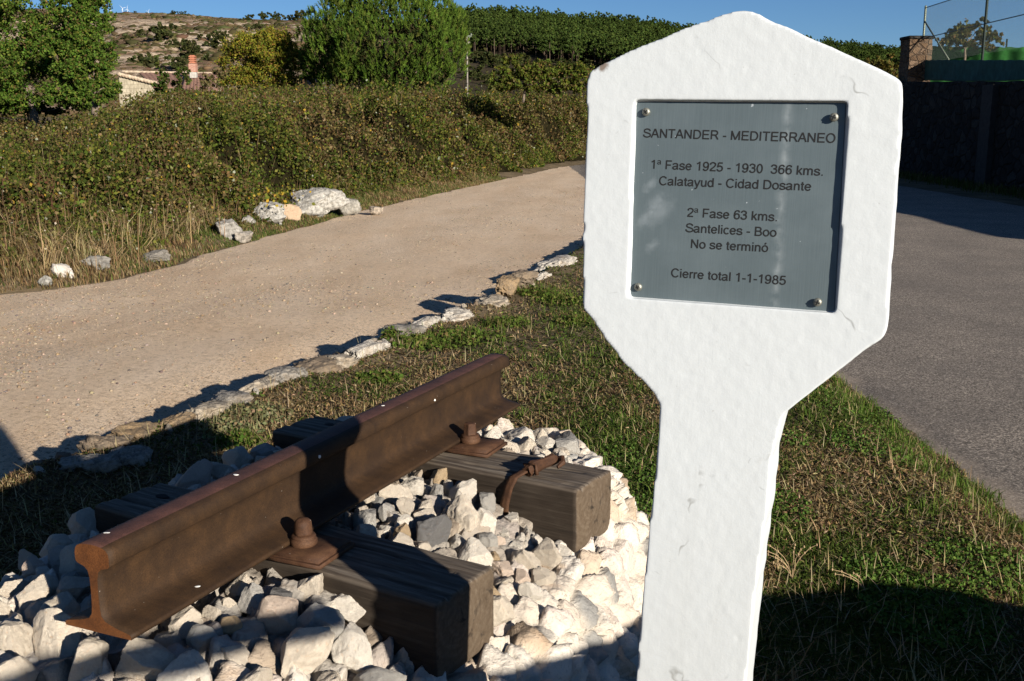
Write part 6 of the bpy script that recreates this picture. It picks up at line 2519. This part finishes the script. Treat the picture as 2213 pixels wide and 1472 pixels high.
def build_wall():
    n, m = 260, 44
    t = np.linspace(0, 1, n)
    s = np.linspace(0, 1, m)
    T, S = np.meshgrid(t, s, indexing='ij')
    top = wall_top(T) + .03 * fbm(xyz(T.ravel() * 40, 1.0), 3, 301).reshape(T.shape)
    P = np.stack([np.interp(T, [0, 1], [WA[0], WB[0]]), np.interp(T, [0, 1], [WA[1], WB[1]]), (ZR - .2) + (top - ZR + .2) * S], -1)
    q = P.reshape(-1, 3)
    bump = .05 * fbm(q * 3.4, 4, 303) + .03 * fbm(q * 9, 3, 305)
    nx = np.array([-1.0, 0.05, 0])
    q = q + bump[:, None] * nx
    back = np.stack([np.array(wall_pt(tt, float(wall_top(tt)), .42)) for tt in t])
    b0 = back.copy()
    b0[:, 2] = ZR - .2
    V = np.concatenate([q, back, b0])
    F = [grid_faces(n, m)]
    i = np.arange(n - 1)
    topi = i * m + m - 1
    F.append(np.stack([topi, topi + m, n * m + i + 1, n * m + i], 1))
    F.append(np.stack([n * m + i, n * m + i + 1, n * m + n + i + 1, n * m + n + i], 1))
    e0 = np.array([[0 + m - 1, n * m, n * m + n, 0]])
    e1 = np.array([[(n - 1) * m, n * m + n + n - 1, n * m + n - 1, n * m - 1]])
    F = np.concatenate(F + [e0, e1])
    base = wall_pt(.5, ZR)
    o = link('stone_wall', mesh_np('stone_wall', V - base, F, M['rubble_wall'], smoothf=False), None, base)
    bm = bmesh.new()
    bm.from_mesh(o.data)
    bmesh.ops.recalc_face_normals(bm, faces=bm.faces)
    bm.to_mesh(o.data)
    bm.free()
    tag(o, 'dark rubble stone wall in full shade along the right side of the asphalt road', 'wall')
    # a smooth concrete strip, part of the wall
    bm = bmesh.new()
    t0 = .61
    p = wall_pt(t0, (ZR + float(wall_top(t0))) / 2 - .05, -.06)
    bm_box(bm, p - base, (.20, .60, float(wall_top(t0)) - ZR - .05))
    link('buttress', from_bm('buttress', bm, M['dark_concrete']), o)
    # scrubby verge at the wall foot
    rng = np.random.default_rng(83)
    n = 5200
    tt = rng.random(n)
    off = -np.abs(rng.normal(.30, .25, n))
    d = unit(WB - WA)
    P = WA + (WB - WA) * tt[:, None] + np.stack([np.full(n, d[1]), np.full(n, -d[0])], 1) * off[:, None]
    B = np.stack([P[:, 0], P[:, 1], np.full(n, ZR)], 1)
    stuff('verge_weeds', [blades(B, .20, .016, palette(rng, n, [(.06, .09, .02), (.16, .13, .06)], [.6, .4], .2), rng, .6)], M['grass'], 'shaded weeds growing along the foot of the dark wall', 'weeds')
    # tall stone pillar at the far end
    b = wp(1975, 176, 34.6)
    b[2] = ZR
    top = elev(86) * 34.6
    root = empty('stone_pillar', b, 'square sandstone gate pillar at the far end of the dark wall', 'pillar')
    bm = bmesh.new()
    w_ = .74
    bm_box(bm, (0, 0, (top - ZR) / 2), (w_, w_ * 1.0, top - ZR), Matrix.Rotation(R(2), 3, 'Z'))
    bmesh.ops.subdivide_edges(bm, edges=bm.edges, cuts=12, use_grid_fill=True)
    for v in bm.verts:
        v.co += Vector(mnoise.noise_vector(v.co * 3)) * .035
    link('shaft', from_bm('shaft', bm, M['pillar']), root)
    bm = bmesh.new()
    bm_box(bm, (0, 0, top - ZR + .03), (w_ + .09, w_ + .09, .10), Matrix.Rotation(R(2), 3, 'Z'))
    bmesh.ops.bevel(bm, geom=list(bm.edges), offset=.02, affect='EDGES')
    link('capstone', from_bm('capstone', bm, M['rubble_wall']), root)


build_wall()


def build_fence():
    off = 1.1
    d3 = np.array([*unit(WB - WA), 0])
    base = wall_pt(.5, ZR, off)
    root = empty('chain_link_fence', base, 'tall chain link fence with dark windscreen cloth standing behind the stone wall', 'fence')
    L = lambda p: np.array(p) - base

    def fz(t, py):
        p = wall_pt(t, 0, off)
        return elev(py) * (p[1] * CP)
    # where the fence plane is met at a pixel column
    def t_at(px):
        ts = np.linspace(0, 1.05, 400)
        q = np.array([project(wall_pt(t, .6, off))[0] for t in ts])
        return float(np.interp(px, q[::-1], ts[::-1]))
    t1 = t_at(1985)
    t2 = t_at(2115)
    t3 = t2 - (t1 - t2)
    t4 = t3 - (t1 - t2) * 1.2
    ztop = lambda t: fz(t1, 22) - .0 * (t1 - t)
    # posts
    for k, (t, lab) in enumerate(((t1, None), (t2, None), (t3, None), (t4, None))):
        t = max(t, 0.0)
        bm = bmesh.new()
        zt = ztop(t) + .04
        bm_tube(bm, [L(wall_pt(t, ZR, off)), L(wall_pt(t, zt, off)), L(wall_pt(t, zt + .03, off))], [.038, .038, .02], 10)
        link('post', from_bm('post', bm, M['grey_metal'] if k == 0 else M['dark_metal'], True), root)
    bm = bmesh.new()
    bm_tube(bm, [L(wall_pt(t1, fz(t1, 50), off)), L(wall_pt(t1 - .09, fz(t1, 140), off))], .026, 8)
    link('brace', from_bm('brace', bm, M['grey_metal'], True), root)
    # woven wire: two families of crossing wires
    tA, tB = max(t4, 0.0), t1
    P0, P1 = wall_pt(tA, 0, off), wall_pt(tB, 0, off)
    LEN = np.linalg.norm(P1 - P0)
    zb, zt = fz(t1, 140), ztop(t1)
    Hh_ = zt - zb
    pitch = .072
    V, F = [], []
    r_ = .0022
    n = int((LEN + Hh_) / pitch) + 2
    for fam in (1, -1):
        for k in range(-int(Hh_ / pitch) - 1, n):
            x0 = k * pitch
            # line from (x0, 0) up to (x0 + fam*H, H); clip to 0..LEN
            a0, a1 = x0, x0 + fam * Hh_
            s0, s1 = 0.0, 1.0
            lo, hi = (0 - a0) / (a1 - a0), (LEN - a0) / (a1 - a0)
            s0, s1 = max(s0, min(lo, hi)), min(s1, max(lo, hi))
            if s1 - s0 < .01:
                continue
            pa = P0 + d3 * (a0 + (a1 - a0) * s0) + np.array([0, 0, zb + Hh_ * s0])
            pb = P0 + d3 * (a0 + (a1 - a0) * s1) + np.array([0, 0, zb + Hh_ * s1])
            dirv = unit(pb - pa)
            u = unit(np.cross(dirv, [1.0, 0, 0]))
            v = np.cross(dirv, u)
            i = len(V)
            for q in (pa, pb):
                for ang in (0, 2.1, 4.2):
                    V.append(L(q + (u * math.cos(ang) + v * math.sin(ang)) * r_ + np.array([.003 * fam, 0, 0])))
            for j in range(3):
                F.append((i + j, i + (j + 1) % 3, i + 3 + (j + 1) % 3, i + 3 + j))
    link('wire_mesh', mesh_np('wire_mesh', np.array(V), np.array(F), M['wire']), root)
    for zz in (zt, zb + Hh_ * .46):
        bm = bmesh.new()
        bm_tube(bm, [L(np.array([P0[0], P0[1], zz])), L(np.array([P1[0], P1[1], zz]))], .014, 6)
        link('tension_wire', from_bm('tension_wire', bm, M['wire'], True), root)
    # windscreen cloth on the lower part
    n, m = 160, 14
    ts = np.linspace(tA, t1 - .002, n)
    V = []
    for t in ts:
        for s in np.linspace(0, 1, m):
            zlo = wall_top(min(t, 1)) + .012 + .03 * max(0, math.sin(t * 23))
            zhi = fz(t, 131) - .012 * math.sin(t * 130) ** 2
            p = wall_pt(t, zlo + (zhi - zlo) * s, off - .05 + .015 * math.sin(t * 90 + s * 2))
            V.append(L(p))
    o = link('windscreen', mesh_np('windscreen', np.array(V), grid_faces(n, m), M['screen_dark'], smoothf=True), root)
    sd = o.modifiers.new('s', 'SOLIDIFY')
    sd.thickness = .004
    # lit green screen on the far side of the court
    Z2 = 48.0
    a, b = wp(2012, 100, Z2), wp(2330, 104, Z2 - 4)
    base2 = np.array([(a[0] + b[0]) / 2, (a[1] + b[1]) / 2, ZR])
    root2 = empty('windscreen_fence', base2, 'sunlit bright green windscreen fence across the court behind the chain link', 'fence')
    n, m = 90, 12
    V = []
    for s in np.linspace(0, 1, n):
        p = a + (b - a) * s
        for t in np.linspace(0, 1, m):
            zz = p[2] - 2.2 * (1 - t) + .02 * math.sin(s * 70)
            V.append(np.array([p[0], p[1] + .035 * math.sin(s * 46 + t), zz]) - base2)
    o = link('windscreen', mesh_np('windscreen', np.array(V), grid_faces(n, m), M['screen_green'], smoothf=True), root2)
    sd = o.modifiers.new('s', 'SOLIDIFY')
    sd.thickness = .004
    for px in (2012, 2105, 2184, 2260):
        s = (px - 2012) / 318.0
        p = a + (b - a) * s
        bm = bmesh.new()
        bm_tube(bm, [np.array([p[0], p[1] + .1, ZR]) - base2, np.array([p[0], p[1] + .1, p[2] + .35]) - base2], .04, 8)
        link('post', from_bm('post', bm, M['dark_metal'], True), root2)


build_fence()


# ------------------------------------------------------------------ added things behind the viewer, made up to throw shade into the scene
def build_shade_casters():
    """an added wall stub and wooden rail, both unseen, made up for the shade they throw"""
    hx = np.array([math.sin(SUN_AZ), math.cos(SUN_AZ), 0])        # towards the sun on the ground
    nx = np.array([-hx[1], hx[0], 0])
    prof = np.array([(.93, -1.7), (.95, -.36), (1.15, -.40), (1.35, -.45), (1.7, -.46), (2.0, -.50), (2.25, -.62), (2.48, -.69), (2.84, -.75), (3.05, -.83), (3.5, -1.1), (4.0, -1.35)])
    base = nx * 2.0 + hx * .6 + np.array([0, 0, ZR])
    n, m = 150, 18
    N = np.linspace(.93, 4.0, n)
    top = np.interp(N, prof[:, 0], prof[:, 1]) + .02 * fbm(xyz(N * 6, .3), 3, 13)
    V = []
    for i in range(n):
        for t in np.linspace(0, 2 * math.pi, m, endpoint=False):
            wd, zz = .22 * math.cos(t), .5 + .5 * math.sin(t)
            zz = min(1, max(0, zz * 1.12 - .06))
            V.append(nx * N[i] + hx * (.5 + wd) + np.array([0, 0, ZR + (top[i] - ZR) * zz]))
    V = np.array(V)
    V = V + .03 * np.stack([fbm(V * 5, 3, 1), fbm(V * 5, 3, 2), 0 * V[:, 0]], -1)
    F = [tuple(f) for f in grid_faces(n, m, wrap=True)] + [tuple(range(m))[::-1], tuple((n - 1) * m + k for k in range(m))]
    me = bpy.data.meshes.new('shade_caster_stub')
    me.from_pydata([tuple(v) for v in V - base], [], F)
    me.materials.append(M['pillar'])
    bm = bmesh.new()
    bm.from_mesh(me)
    bmesh.ops.recalc_face_normals(bm, faces=bm.faces)
    bm.to_mesh(me)
    bm.free()
    o = link('shade_caster_wall', me, None, base)  # added occluder, its top line shaped by the shade it throws
    tag(o, 'added shadow caster shaped like a low stone wall stub, unseen behind the viewer', 'wall')
    a, b = nx * .05 + hx * .5, nx * .74 + hx * .5
    base = a + np.array([0, 0, ZR])
    r = empty('shade_caster_rail', base, 'added shadow bar, a grey wooden rail on a post, unseen behind the viewer', 'fence')  # added bar and post, put here for a narrow band of shade
    bm = bmesh.new()
    z = -.195
    bm_tube(bm, [a + [0, 0, z] - base, (a + b) / 2 + [0, 0, z + .01] - base, b + [0, 0, z] - base], [.021, .024, .020], 10)
    link('rail', from_bm('rail', bm, M['wood_post'], True), r)
    bm = bmesh.new()
    bm_tube(bm, [(0, 0, 0), (0, 0, .75), (0, 0, -.1 - ZR)], [.05, .046, .042], 10)
    link('post', from_bm('post', bm, M['wood_post'], True), r)


build_shade_casters()
